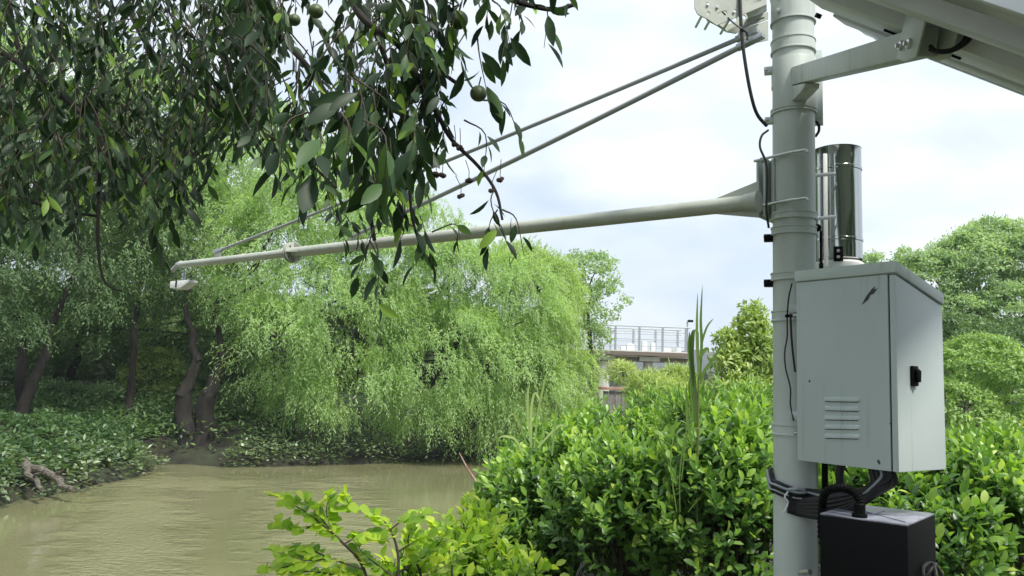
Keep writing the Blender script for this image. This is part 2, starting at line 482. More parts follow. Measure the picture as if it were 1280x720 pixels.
# patches of the river that a breath of wind has ruffled
acc = None
for cx, cy, hw, hl, ang in ((-7.0, 15.6, 1.15, 8.5, .40), (-4.1, 18.2, 1.5, 5.5, .2), (-8.2, 21.6, 2.4, 1.5, .1), (8, 48, 5, 9, -.3)):
    q = nd(wm, 'ShaderNodeMapping'); q.vector_type = 'TEXTURE'
    q.inputs['Location'].default_value = (cx, cy, 0); q.inputs['Rotation'].default_value = (0, 0, ang); q.inputs['Scale'].default_value = (hw, hl, 1)
    t.links.new(tc.outputs['Object'], q.inputs[0])
    vl = nd(wm, 'ShaderNodeVectorMath'); vl.operation = 'LENGTH'; t.links.new(q.outputs[0], vl.inputs[0])
    d_ = wmath('ADD', vl.outputs['Value'], wmath('MULTIPLY', wmath('SUBTRACT', nb.outputs['Fac'], .5), 2.2))
    rg_ = nd(wm, 'ShaderNodeMapRange'); rg_.inputs[1].default_value = 1.05; rg_.inputs[2].default_value = .45; rg_.inputs[3].default_value = 0; rg_.inputs[4].default_value = 1
    t.links.new(d_, rg_.inputs[0])
    acc = rg_.outputs[0] if acc is None else wmath('MAXIMUM', acc, rg_.outputs[0])
amp = wmath('ADD', wmath('MULTIPLY', acc, 1.0), .03)
bp = nd(wm, 'ShaderNodeBump'); bp.inputs['Strength'].default_value = 1.0; bp.inputs['Distance'].default_value = 0.075
t.links.new(wmath('MULTIPLY', na.outputs['Fac'], amp), bp.inputs['Height']); t.links.new(bp.outputs[0], b.inputs['Normal'])
t.links.new(wmath('ADD', wmath('MULTIPLY', acc, .22), .06), b.inputs['Roughness'])
rc = nd(wm, 'ShaderNodeValToRGB'); rc.color_ramp.elements[0].color = (0.165, 0.165, 0.085, 1); rc.color_ramp.elements[1].color = (0.21, 0.205, 0.115, 1)
rc.color_ramp.elements[0].position = .4; rc.color_ramp.elements[1].position = .65
nc = nd(wm, 'ShaderNodeTexNoise'); nc.inputs['Scale'].default_value = 0.35; nc.inputs['Detail'].default_value = 6
t.links.new(tc.outputs['Object'], nc.inputs['Vector']); t.links.new(nc.outputs['Fac'], rc.inputs[0]); t.links.new(rc.outputs[0], b.inputs['Base Color'])
wv = [(-60, -120, 0), (500, -120, 0), (500, 360, 0), (-60, 360, 0)]
me = bpy.data.meshes.new('river_water'); me.from_pydata(wv, [], [(0, 1, 2, 3)])
tag(link('river_water', me, wm), kind='structure')


# ------------------------------------------------------------------ leaf machinery
def nrm(a): return a / np.maximum(np.linalg.norm(a, axis=-1, keepdims=True), 1e-9)


def frames(d, n):
    """unit axes from leaf directions and rough normals"""
    d = nrm(d); s = nrm(np.cross(n, d)); n = np.cross(d, s)
    return d, s, n


def leaf_template(widths, stations, fold=0.25, droop=0.18):
    """length 1 along x, half width per station, folded at the midrib"""
    v = []; f = []
    prev = None
    for i, (s, w) in enumerate(zip(stations, widths)):
        z = -droop * s * s
        if w == 0:
            v.append((s, 0, z)); cur = (len(v) - 1,)
        else:
            b = len(v)
            v += [(s, w, z + fold * w), (s, 0, z), (s, -w, z + fold * w)]; cur = (b, b + 1, b + 2)
        if prev is not None:
            if len(prev) == 1: f += [(prev[0], cur[1], cur[0]), (prev[0], cur[2], cur[1])]
            elif len(cur) == 1: f += [(prev[0], prev[1], cur[0]), (prev[1], prev[2], cur[0])]
            else: f += [(prev[0], prev[1], cur[1]), (prev[0], cur[1], cur[0]), (prev[1], prev[2], cur[2]), (prev[1], cur[2], cur[1])]
        prev = cur
    return np.array(v, float), np.array(f, int)


LANCE = leaf_template([0, .075, .15, .165, .12, .05, 0], [0, .14, .34, .55, .78, .92, 1])
OVATE = leaf_template([0, .14, .23, .24, .17, 0], [0, .18, .42, .68, .88, 1], 0.3, 0.12)
ROUND_LOW = leaf_template([0, .30, .30, 0], [0, .38, .72, 1], .25, .18)
LANCE_LOW = leaf_template([0, .16, .12, 0], [0, .40, .75, 1], .25, .18)
ROUND = leaf_template([0, .22, .34, .34, .22, 0], [0, .2, .45, .68, .88, 1], 0.25, 0.2)
DIAM = (np.array([(0, 0, 0), (.45, .5, .03), (1, 0, -.12), (.45, -.5, .03)], float), np.array([(0, 1, 2), (0, 2, 3)], int))
NARROW = leaf_template([0, .06, .07, 0], [0, .3, .6, 1], 0.2, 0.25)


def scatter(tpl, P, D, Nn, ln, wd=None, tint=None):
    """many leaves in one mesh -> V, F, tint per face"""
    tv, tf = tpl
    d, s, n = frames(D, Nn)
    k = len(P)
    ln = np.broadcast_to(ln, (k,)); wd = ln if wd is None else np.broadcast_to(wd, (k,))
    V = (P[:, None, :] + d[:, None, :] * (tv[None, :, 0:1] * ln[:, None, None]) + s[:, None, :] * (tv[None, :, 1:2] * wd[:, None, None])
         + n[:, None, :] * (tv[None, :, 2:3] * ln[:, None, None]))
    F = tf[None] + (np.arange(k) * len(tv))[:, None, None]
    if tint is None: tint = rng.random(k)
    return V.reshape(-1, 3), F.reshape(-1, 3), np.repeat(tint, len(tf))


def join(parts):
    Vs = []; Fs = []; Ts = []; b = 0
    for V, F, T in parts:
        Vs.append(V); Fs.append(F + b); Ts.append(T); b += len(V)
    return np.concatenate(Vs), np.concatenate(Fs), np.concatenate(Ts)


def foliage(name, VFT, material, parent=None, smooth_=False):
    V, F, T = VFT
    if parent is not None:
        pass
    o = link(name, np_mesh(name, V, F, T, smooth_), material, parent)
    o['kind'] = 'stuff'
    return o


def rdir(n):
    return nrm(rng.normal(size=(n, 3)))


def low_noise(P, s=1.0):
    x, y, z = P[:, 0] * s, P[:, 1] * s, P[:, 2] * s
    return (np.sin(1.7 * x + 2.1 * z + .3) * np.cos(1.3 * y - .9 * z + 1.1) + .6 * np.sin(3.1 * x - 2.3 * y + 2.9 * z) + .4 * np.cos(5.3 * z + 4.1 * x + 3.3 * y)) / 2


def shell_points(blobs, n, inner=0.7, up_bias=0.0):
    """points near the surfaces of ellipsoids, outward direction; points deep inside another blob dropped"""
    B = np.array(blobs, float)
    area = (B[:, 3] * B[:, 4] + B[:, 3] * B[:, 5] + B[:, 4] * B[:, 5])
    w = area / area.sum()
    i = rng.choice(len(B), n, p=w)
    d = rdir(n); d[:, 2] += up_bias; d = nrm(d)
    rr = inner + (1 - inner) * rng.random(n) ** 0.6
    lump = 1 + 0.11 * low_noise(d * 2.2 + B[i, :3] * .7, 1.6)
    P = B[i, :3] + d * B[i, 3:6] * (rr * lump)[:, None]
    deep = np.zeros(n, bool)
    for k in range(len(B)):
        q = (P - B[k, :3]) / B[k, 3:6]
        deep |= (np.linalg.norm(q, axis=1) < 0.62) & (i != k)
    keep = ~deep & (rng.random(n) < 0.96)
    return P[keep], nrm(d[keep] / B[i[keep], 3:6])


def willow_foliage(blobs, strands, per=13, L0=0.9, leaf=(.12, .028), spread=.5, inner=.7, up_bias=.15, tuft=16):
    """strands that fan out of tufts and arch down under their own weight"""
    CP, CO = shell_points(blobs, max(4, strands // tuft), inner, up_bias)
    m_ = len(CP)
    P = np.repeat(CP, tuft, 0); O = np.repeat(CO, tuft, 0); n = len(P)
    P = P + rng.normal(0, .22, (n, 3))
    Ls = L0 * rng.uniform(.45, 1.25, n) * np.repeat(rng.uniform(.7, 1.3, m_), tuft)
    out_ = nrm(O * np.array([1, 1, .55]) + rdir(n) * np.array([.8, .8, .45]) + np.array([0, 0, .12]))
    s = (np.arange(per) + .5) / per
    S = s[None, :, None]; Lq = Ls[:, None, None]
    pos = P[:, None, :] + out_[:, None, :] * (S * Lq * spread) + np.array([0, 0, -1.0]) * (S ** 1.9 * Lq * .62)
    tan = out_[:, None, :] * spread + np.array([0, 0, -1.0]) * (1.18 * S ** .9)
    k = n * per
    pos = pos.reshape(k, 3) + rng.normal(0, .022, (k, 3)); tan = nrm(np.broadcast_to(tan, (n, per, 3)).reshape(k, 3))
    D = nrm(tan + rdir(k) * .8)
    Nn = nrm(np.repeat(O, per, 0) * .7 + np.array([0, 0, .8]) + rdir(k) * .6)
    t = np.clip(.45 + .3 * np.repeat(np.repeat(low_noise(CP, .9) + rng.normal(0, .35, m_), tuft), per) + rng.normal(0, .15, k), 0, 1)
    return scatter(DIAM, pos, D, Nn, leaf[0] * rng.uniform(.7, 1.3, k), leaf[1] * rng.uniform(.7, 1.3, k), t)


def clump_foliage(blobs, clumps, per=60, rad=.45, leaf=(.13, .06), inner=.75, up_bias=.25, tpl=None):
    P, O = shell_points(blobs, clumps, inner, up_bias)
    n = len(P)
    rc = rad * rng.uniform(.6, 1.4, n)
    d = rdir(n * per); d[:, 2] = np.abs(d[:, 2]) * .35 + d[:, 2] * .65
    d = nrm(d + np.repeat(O, per, 0) * .5)
    pos = np.repeat(P, per, 0) + d * (np.repeat(rc, per) * (.45 + .55 * rng.random(n * per)))[:, None] * np.array([1, 1, .85])
    k = n * per
    D = nrm(d * .6 + rdir(k)); Nn = nrm(d + np.array([0, 0, .5]) + rdir(k) * .6)
    t = np.clip(.45 + .3 * np.repeat(low_noise(P, 1.1), per) + rng.normal(0, .18, k), 0, 1)
    return scatter(tpl or DIAM, pos, D, Nn, leaf[0] * rng.uniform(.7, 1.3, k), leaf[1] * rng.uniform(.7, 1.3, k), t)


def wander(a, b, n=6, amp=.08, sag=0.0):
    a = Vector(a); b = Vector(b); ln = (b - a).length
    o = []
    for i in range(n + 1):
        t = i / n
        p = a.lerp(b, t) + Vector((random.uniform(-1, 1), random.uniform(-1, 1), random.uniform(-.6, .6))) * amp * ln * (math.sin(PI * t) + .15 * (0 < i < n))
        p.z -= sag * math.sin(PI * t)
        o.append(p)
    return o


def tree(name, base, blobs, label, group, kind, material, trunk_r=.2, fork=.35, n_limb=6, foliage_vft=None, stems=None):
    base = Vector(base)
    root = thing(name, base, label, 'tree', group)
    cx = sum(b[0] for b in blobs) / len(blobs); cy = sum(b[1] for b in blobs) / len(blobs); cz = max(b[2] for b in blobs)
    stems = stems or [(base, base.lerp(Vector((cx, cy, cz)), fork))]
    ends = []
    for a, b_ in stems:
        prev = [r0 for e0, r0 in ends if (e0 - a).length < .01]
        pts = spline(wander(a - (b_ - a).normalized() * .12 if prev else a - Vector((0, 0, .9)), b_, 4, .045), 3)
        k = len(pts)
        r0 = prev[0] if prev else trunk_r
        rad = [r0 * (1.25 if i == 0 and not prev else 1 - .45 * i / (k - 1)) for i in range(k)]
        tb = MB().tube(pts, rad, 14)
        tb.v = [tuple(c + random.uniform(-.07, .07) * trunk_r for c in v) for v in tb.v]
        tb.build('trunk', M['bark'], root, angle=80)
        ends.append((b_, rad[-1]))
    bl = sorted(blobs, key=lambda q: -q[3] * q[5])[:n_limb]
    for q in bl:
        e, rr = min(ends, key=lambda z: (z[0] - Vector(q[:3])).length)
        tgt = Vector(q[:3]) + Vector((random.uniform(-.3, .3) * q[3], random.uniform(-.3, .3) * q[4], .45 * q[5]))
        pts = spline(wander(e, tgt, 5, .09), 2)
        k = len(pts)
        mb = MB().tube(pts, [rr * .8 * (1 - .82 * i / (k - 1)) for i in range(k)], 7)
        for _ in range(4):
            a = pts[random.randint(k // 3, k - 2)]
            dd = Vector((random.uniform(-1, 1), random.uniform(-1, 1), random.uniform(-.2, .8))).normalized() * q[3] * random.uniform(.5, .9)
            pp = wander(a, a + dd, 4, .1)
            mb.tube(pp, [rr * .28 * (1 - .8 * i / 4) for i in range(5)], 5)
        mb.build('limb', M['bark'], root)
    foliage('crown', foliage_vft, material, root)
    return root


def blobs_at(lst):
    """[(px, py, Y, rx, ry, rz)] -> world ellipsoids"""
    o = []
    for px, py, Y, rx, ry, rz in lst:
        p = at(px, py, Y); o.append((p.x, p.y, p.z, rx, ry, rz))
    return o


def ray(px, py): return (_f + CR * ((px - 640) / FPX) + CU * ((360 - py) / FPX))


def hit(px, py, p0, n):
    d = ray(px, py); p0 = Vector(p0); n = Vector(n)
    return EYE + d * ((p0 - EYE).dot(n) / d.dot(n))


UP = Vector((0, 0, 1))

# ================================================================== EQUIPMENT
# ------------------------------------------------------------------ pole
PC = at(993, 360, 3.37); PX, PY = PC.x, PC.y
PR = 0.0875


def pz(py): return at(993, py, 3.37).z


def pp(z): return Vector((PX, PY, z))


gz = ground_z(PX, PY)
pole = thing('steel_pole', (PX, PY, gz), 'thick grey painted steel pole that carries the cabinet, boom and solar panel', 'pole')
MB().lathe((PX, PY, 0), [(0.001, gz + .02), (PR, gz + .02), (PR, 5.3), (PR + .0, 5.3), (0.001, 5.3)], 48).build('shaft', M['pole'], pole, angle=50)
MB().lathe((PX, PY, 0), [(0.001, gz - .1), (.2, gz - .1), (.2, gz + .02), (0.001, gz + .02)], 32).build('base_plate', M['pole'], pole)
# direction from the pole towards the camera
TOC = Vector((-PX, -PY, 0)).normalized(); LFT = Vector((TOC.y, -TOC.x, 0))
if LFT.x > 0: LFT = -LFT


def band(name, py, h, proud=.004, mat_='pole', lip=True):
    z = pz(py); r_ = PR + proud
    pr = [(PR - .004, -h / 2), (r_, -h / 2), (r_, h / 2), (PR - .004, h / 2)]
    if lip:
        pr = [(PR - .004, -h / 2), (r_ + .003, -h / 2), (r_ + .003, -h / 2 + .006), (r_, -h / 2 + .008), (r_, h / 2 - .008), (r_ + .003, h / 2 - .006), (r_ + .003, h / 2), (PR - .004, h / 2)]
    return MB().lathe(pp(z), pr, 48).build(name, M[mat_], pole, angle=25)


band('clamp_collar', 14, .125, .006)
band('clamp_band', 60, .055, .005)
band('clamp_band', 96, .10, .004, lip=False)
band('clamp_band', 141, .022, .006)
band('clamp_band', 272, .03, .007)
band('clamp_band', 290, .035, .006)
band('clamp_band', 347, .034, .007)
band('clamp_band', 396, .045, .005)
band('clamp_band', 537, .045, .005)


def knob(px, py, s, mat_, nut=True):
    """clamp ear with its bolt on the left flank of the pole"""
    z = pz(py)
    c = Vector((PX, PY, z)) + LFT * (PR + s * .45)
    mb = MB().box(c, LFT, TOC, UP, s * .55, s * .55, s * .42)
    e = mb.build('clamp_ear', M[mat_], pole, bevel=.003)
    b_ = MB().lathe(c + LFT * (s * .3) + TOC * (s * .55), [(0.0005, -.004), (s * .3, -.004), (s * .3, .008), (s * .2, .012), (.0005, .012)], 6, TOC).build('nut', M[mat_], e)
    return e


knob(955, 86, .034, 'rail'); knob(955, 149, .032, 'rail'); knob(953, 297, .036, 'black'); knob(953, 354, .036, 'black')
# collar bolts on the top clamp and hose-clamp screws
for py in (3, 21):
    c = Vector((PX, PY, pz(py))) + (TOC * .8 + LFT * .6).normalized() * (PR + .008)
    MB().lathe(c, [(0.0005, 0), (.011, 0), (.011, .009), (.0005, .011)], 6, (TOC * .8 + LFT * .6)).build('bolt', M['zinc'], pole)
for py in (397, 540):
    c = Vector((PX, PY, pz(py))) + (TOC * .86 - LFT * .15).normalized() * (PR + .010)
    d = (LFT * 1 + TOC * .0).normalized()
    MB().tube([c - d * .022, c + d * .022], .0055, 8).box(c - d * .006, d, TOC, UP, .012, .008, .010).build('clamp_screw', M['zinc'], pole, bevel=.001)
# lug at the back that holds the cabinet
# ------------------------------------------------------------------ boom
bz = at(950, 253, 3.3).z
BA = at(940, 253, 3.29)
# far end at the same height
lo_, hi_ = 4.0, 12.0
for _ in range(40):
    mid = (lo_ + hi_) / 2
    if at(226, 331, mid).z > bz + .02: hi_ = mid
    else: lo_ = mid
BT = at(226, 331, mid)
bd = (BT - BA).normalized(); bs = bd.cross(UP).normalized(); bu = bs.cross(bd)
if bs.dot(TOC) < 0: bs = -bs
blen = (BT - BA).length
boom = thing('cantilever_boom', BA, 'long cream steel boom reaching out sideways over the river from the pole', 'boom')


def bp_(px):
    """point on the boom's axis under photo column px"""
    lo, hi = 0.0, 1.0
    for _ in range(40):
        t_ = (lo + hi) / 2; p = BA.lerp(BT, t_) - EYE
        x_ = 640 + FPX * p.dot(CR) / p.dot(_f)
        if x_ > px: lo = t_
        else: hi = t_
    return BA.lerp(BT, t_)


joint = bp_(366)
MB().tube([BA - bd * .02, joint], [.0335, .0335], 28).build('outer_tube', M['pole2'], boom)
MB().tube([joint, BT], [.029, .026], 24).build('inner_tube', M['pole2'], boom)
# bolted flanges at the joint: two discs with holes seen nearly edge on
for k, off in enumerate((-.012, .012)):
    o = curve_plate('flange', [circ(0, 0, .070, 32)] + [circ(.050 * math.cos(q), .050 * math.sin(q), .009) for q in [PI / 4 + PI / 2 * j for j in range(4)]],
                    .010, joint + bd * off, bs, bu, M['pole2'], boom)
for j in range(4):
    q = PI / 4 + PI / 2 * j
    pts = [joint + bs * (.050 * math.cos(q + PI / 4)) + bu * (.050 * math.sin(q + PI / 4)) + bd * s_ for s_ in (-.035, .035)]
    MB().tube(pts, .008, 6).build('bolt', M['zinc'], boom)
for s_ in (1, -1):
    for w_ in (bu, bs):
        MB().prism([joint - bd * .02 + w_ * s_ * .032, joint - bd * .02 + w_ * s_ * .07, joint - bd * .10 + w_ * s_ * .034], (w_.cross(bd)) * .006).build('gusset', M['pole2'], boom)
# flared gusset at the pole end
e0 = BA + bd * .0
for s_, hgt in ((1, .088), (-1, .068)):
    tri = [BA - bd * .03 + bu * s_ * .030, BA - bd * .03 + bu * s_ * hgt, BA + bd * .16 + bu * s_ * .034]
    MB().prism([p - bs * .004 for p in tri], bs * .008).build('gusset', M['pole2'], boom)
MB().tube([BA - bd * .03, BA + bd * .03], [.046, .038], 20).build('socket', M['pole2'], boom)
# clamp plates: vertical plates on the left of the pole, and curved saddle
zc = pz(235)
PDIR = Vector((bd.x, bd.y, 0)).normalized(); PS = PDIR.cross(UP).normalized()
if PS.dot(TOC) < 0: PS = -PS
ce = Vector((PX, PY, zc))
for off, hh, hw in ((PR + .045, .125, .075), (PR + .012, .130, .080)):
    MB().box(ce + PDIR * off, PDIR, PS, UP, .005, hw, hh).build('clamp_plate', M['pole'], boom, bevel=.003)
# curved half-shell hugging the pole front
mb = MB(); ns = 14
vs = []
for k in range(ns + 1):
    a = -1.15 + 2.05 * k / ns
    d_ = (PDIR * math.cos(a) + PS * math.sin(a)) if True else None
    for r_ in (PR + .002, PR + .008):
        for z_ in (zc - .135 - .012 * math.sin(PI * k / ns), zc + .125):
            vs.append(Vector((PX, PY, z_)) + d_ * r_)
fs = []
for k in range(ns):
    a = k * 4; b2 = a + 4
    fs += [(a + 2, a + 3, b2 + 3, b2 + 2), (a, b2, b2 + 1, a + 1), (a + 1, b2 + 1, b2 + 3, a + 3), (a, a + 2, b2 + 2, b2)]
fs += [(0, 1, 3, 2), (ns * 4, ns * 4 + 2, ns * 4 + 3, ns * 4 + 1)]
MB().add(vs, fs).build('saddle', M['pole'], boom, bevel=.002)
for py in (200, 258):
    z_ = pz(py)
    st = Vector((PX, PY, z_)) + PDIR * (PR + .06) + PS * .070
    en = Vector((PX, PY, z_ + .004)) - PDIR * .03 + PS * (PR + .02)
    en2 = en - PDIR * .06 + PS * .004
    MB().tube([st, en, en2, en2 + Vector((0, 0, -.012)) - PDIR * .004], [.0065, .0065, .0065, .006], 10).build('threaded_rod', M['zinc'], boom)
    MB().lathe(Vector((PX, PY, z_)) + PDIR * (PR + .022) + PS * .072, [(.0005, -.006), (.014, -.006), (.014, .006), (.0005, .006)], 6, PDIR).build('nut', M['zinc'], boom)
# tip details
MB().tube([BT - bd * .01, BT + bd * .05], [.033, .022], 16).build('end_cap', M['galv'], boom, bevel=.003)
MB().tube([BT + bd * .05, BT + bd * .12 + Vector((0, 0, -.04))], [.016, .02], 10).build('hook', M['galv'], boom)
sp_ = bp_(272)
MB().box(sp_ + bu * .05, bd, bs, bu, .04, .008, .035).build('stay_lug', M['pole2'], boom, bevel=.004)
sp2 = bp_(440)
MB().box(sp2 + bu * .045, bd, bs, bu, .03, .006, .02).build('stay_lug', M['pole2'], boom, bevel=.004)

# radar sensor under the tip
RS = at(229, 356, BT.y - .02)
rad_ = thing('water_level_sensor', RS, 'small white box sensor with dark face hanging under the far tip of the boom', 'sensor')
hx = Vector((1, -.35, 0)).normalized(); hy = UP.cross(hx)
MB().prism([RS + hx * -.085 + UP * .022 + hy * -.05, RS + hx * .10 + UP * .034 + hy * -.05, RS + hx * .092 + UP * .012 + hy * -.05, RS + hx * .01 - UP * .036 + hy * -.05, RS - hx * .085 - UP * .032 + hy * -.05], hy * .10).build('housing', M['white'], rad_, bevel=.006)
MB().box(RS + hx * -.022 - hy * .052, hx, hy, UP, .006, .003, .026).build('face_plate', M['black'], rad_, bevel=.003)
MB().tube([RS + UP * .03, RS + UP * .09, Vector((RS.x, RS.y, bz - .03))], .012, 8).build('hanger', M['galv'], rad_)

# ------------------------------------------------------------------ stays
SL = at(938, 47, 3.27)
up_a = at(934, 44, 3.30); up_b = sp_ + bu * .075
s1 = thing('stay_rod', up_a, 'upper thin grey stay rod running from pole bracket to the boom near its tip', 'stay rod', 'stay rods of the boom')
mids = [up_a.lerp(up_b, i / 8) - UP * (.02 * math.sin(PI * i / 8)) for i in range(9)]
MB().tube(mids, .0105, 12).build('rod', M['rod'], s1)
MB().box(up_a, (up_b - up_a).normalized(), bs, bu, .05, .016, .010).build('fork_end', M['galv'], s1, bevel=.002)
MB().box(up_b, (up_b - up_a).normalized(), bs, bu, .05, .012, .014).build('fork_end', M['galv'], s1, bevel=.002)
lo_a = at(938, 52, 3.24); lo_b = sp2 + bu * .06
s2 = thing('stay_rod', lo_a, 'lower and thicker grey stay rod that meets the boom halfway along its length', 'stay rod', 'stay rods of the boom')
mids = [lo_a.lerp(lo_b, i / 8) - UP * (.015 * math.sin(PI * i / 8)) for i in range(9)]
MB().tube(mids, .0125, 12).build('rod', M['rod'], s2)
MB().box(lo_a, (lo_b - lo_a).normalized(), bs, bu, .06, .018, .010).build('fork_end', M['galv'], s2, bevel=.002)

# bracket high on the pole that the stays hang from
SB = at(940, 10, 3.3)
sbk = thing('stay_bracket', SB, 'pale perforated steel bracket bolted high on the pole above the stay rods', 'bracket')


def pix_plate(name, outer, holes, Y, thick, m_, parent):
    o_ = at(*outer[0], Y)
    ax = Vector((1, 0, 0)); ay = UP

    def cv(q):
        p = at(q[0], q[1], Y); return (p.x - o_.x, p.z - o_.z)
    return curve_plate(name, [[cv(q) for q in lp] for lp in [outer] + holes], thick, o_, ax, ay, m_, parent)


for Y_, dx, dy in ((3.22, 0, 0), (3.42, 12, 8)):
    outer = [(868 + dx, -60), (868 + dx, 10 + dy), (872 + dx, 18 + dy), (884 + dx, 24 + dy), (896 + dx, 32 + dy), (903 + dx, 29 + dy), (958, 6 + dy), (958, -60)]
    holes = [circ(885 + dx, 17 + dy, 2.6), slot(902 + dx, 18 + dy, 4, 3.2, -.4), circ(918 + dx, 14 + dy, 2.4), slot(942, 1 + dy, 7, 3.6, -.35), circ(884 + dx, 5 + dy, 2.2)]
    pix_plate('side_plate', outer, holes, Y_, .007, M['pole2'], sbk)
q = [at(868, 10, 3.22), at(896, 31, 3.22), at(908, 38, 3.42), at(880, 16, 3.42)]
MB().prism(q, UP * .006).build('bottom_flange', M['pole2'], sbk)
q = [at(903, 29, 3.224), at(957, 7, 3.224), at(957, 14, 3.416), at(915, 36, 3.416)]
MB().prism([q[0].lerp(q[1], .55), q[1], q[2], q[3].lerp(q[2], .5)], UP * .006).build('bottom_flange', M['pole2'], sbk)
for px, py in ((885, 5), (918, 14), (897, 8)):
    c = at(px, py, 3.21)
    MB().tube([c, c + Vector((0, .22, 0))], .006, 8).build('bolt', M['zinc'], sbk)
# lower lug
pl = [(925, 37), (960, 26), (960, 50), (947, 53), (940, 49), (927, 50), (922, 44)]
pix_plate('lug_plate', pl, [circ(934, 44, 2.5)], 3.285, .008, M['pole2'], sbk)
pix_plate('lug_plate', [(908, 40), (935, 23), (960, 15), (960, 24), (935, 33), (920, 42)], [], 3.35, .008, M['pole2'], sbk)

# ------------------------------------------------------------------ control box behind the pole
JB = Vector((PX, PY, pz(103))) - LFT * .085 - TOC * .085
jb = thing('junction_box', JB, 'narrow grey junction box fixed behind the pole at the height of the panel arm', 'junction box')
MB().box(JB, LFT, TOC, UP, .036, .045, .155).build('body', M['lid'], jb, bevel=.005)
MB().box(JB - TOC * .052, LFT, TOC, UP, .040, .006, .160).build('cover', M['lid'], jb, bevel=.003)
MB().tube(spline([JB - UP * .15 - LFT * .0, JB - UP * .17 - LFT * .018, JB - UP * .20 - LFT * .02, JB - UP * .225 - LFT * .005], 4), .006, 8).build('cable_tail', M['rubber'], jb)

# ------------------------------------------------------------------ solar panel and its arm
Cn = at(1087, 34, 3.3)
t_ = 2.9
P2 = EYE + ray(1040, -2) * (t_ / ray(1040, -2).y)
d1 = ray(1280, 107); w_ = P2 - Cn
s_ = -(EYE - Cn).dot(w_) / d1.dot(w_)
P1 = EYE + d1 * s_
u1 = (P1 - Cn).normalized(); u2 = (P2 - Cn).normalized(); un = u1.cross(u2)
if un.z < 0: un = -un
LU, LV = 0.95, 1.75
sol = thing('solar_panel', Cn, 'tilted solar panel seen from below beside the top of the pole', 'solar panel')


def sp(u, v, n=0.0): return Cn + u1 * u + u2 * v + un * n


MB().box(sp(LU / 2, LV / 2, .0), u1, u2, un, LU / 2 - .004, LV / 2 - .004, .002).build('backsheet', M['sheet'], sol)
MB().box(sp(LU / 2, LV / 2, .006), u1, u2, un, LU / 2 - .004, LV / 2 - .004, .0025).build('glass', M['cell'], sol)
for (a, b2, l, ax, ay) in ((LU / 2, 0, LU, u1, u2), (LU / 2, LV, LU, u1, u2), (0, LV / 2, LV, u2, u1), (LU, LV / 2, LV, u2, u1)):
    mb = MB()
    mb.box(sp(a, b2, -.012), ax, ay, un, l / 2, .0025, .0225)
    off = (1 if (ay.dot(sp(LU / 2, LV / 2) - sp(a, b2)) > 0) else -1)
    mb.box(sp(a, b2, -.0335) + ay * (off * .016), ax, ay, un, l / 2 - .002, .014, .0015)
    mb.build('frame_side', M['alu'], sol)
# support rails under the panel
for nm, v0, w_, dn, l0, l1 in (('support_rail', .66, .075, .020, .12, LU), ('support_rail', 1.10, .15, .025, .16, LU + .02), ('support_rail', 1.55, .05, .022, .03, LU + .02)):
    o = MB().box(sp((l0 + l1) / 2, v0, -.036 - dn), u1, u2, un, (l1 - l0) / 2, w_, dn).build(nm, M['rail'], sol, bevel=.004)
    if v0 == 1.10:
        sl = MB().tube([sp(.42, v0 - .04, -.036 - 2 * dn - .0015), sp(.66, v0 - .04, -.036 - 2 * dn - .0015)], .006, 8).build('slot', M['black'], o)
for u_, v_ in ((.05, .66), (.05, 1.10)):
    c = sp(u_, v_ + .02, -.085)
    MB().lathe(c, [(.0005, -.01), (.012, -.01), (.012, .006), (.0005, .006)], 6, un).build('bolt', M['black'], sol)
for v_ in (.03, .14):
    MB().box(sp(-.006, v_, -.02), u1, u2, un, .007, .010, .010).build('edge_clip', M['black'], sol, bevel=.002)
MB().box(sp(.10, .40, -.040), u1, u2, un, .022, .36, .006).build('cross_brace', M['alu'], sol, bevel=.002)
MB().box(sp(.17, .40, -.046), u1, u2, un, .012, .36, .012).build('cross_brace', M['rail'], sol, bevel=.002)
MB().box(sp(.52, 1.40, -.025), u1, u2, un, .06, .05, .018).build('terminal_box', M['black'], sol, bevel=.005)

AE = hit(1160, 52, sp(.2, .1, -.10), un)
A0 = Vector((PX, PY, pz(97)))
ad = (AE - A0).normalized(); as_ = ad.cross(UP).normalized(); au = as_.cross(ad)
if as_.dot(TOC) < 0: as_ = -as_
arm = thing('solar_panel_support', A0, 'stout grey steel arm that holds the solar panel out from the pole', 'bracket arm')
MB().box(A0 + ad * ((AE - A0).length / 2 + .02), ad, as_, au, (AE - A0).length / 2 - .035, .033, .038).build('arm_tube', M['pole'], arm, bevel=.006)
gp = [A0 + ad * (PR - .005) - au * .042, A0 + ad * .30 - au * .042, A0 + ad * .295 - au * .062, A0 + ad * .17 - au * .095, A0 + ad * (PR - .005) - au * .115]
MB().prism([p + as_ * -.030 for p in gp], as_ * .060).build('gusset', M['pole'], arm, bevel=.003)
mb = MB(); vs = []; fs = []
hd = Vector((ad.x, ad.y, 0)).normalized(); hs = UP.cross(hd)
for k in range(13):
    a = -1.3 + 2.6 * k / 12
    d_ = hd * math.cos(a) + hs * math.sin(a)
    for r_ in (PR + .003, PR + .011):
        for z_ in (A0.z - .16, A0.z + .07): vs.append(Vector((PX, PY, z_)) + d_ * r_)
for k in range(12):
    a = k * 4; b2 = a + 4
    fs += [(a + 2, a + 3, b2 + 3, b2 + 2), (a, b2, b2 + 1, a + 1), (a + 1, b2 + 1, b2 + 3, a + 3), (a, a + 2, b2 + 2, b2)]
fs += [(0, 1, 3, 2), (48, 50, 51, 49)]
mb.add(vs, fs).build('saddle', M['pole'], arm, bevel=.002)
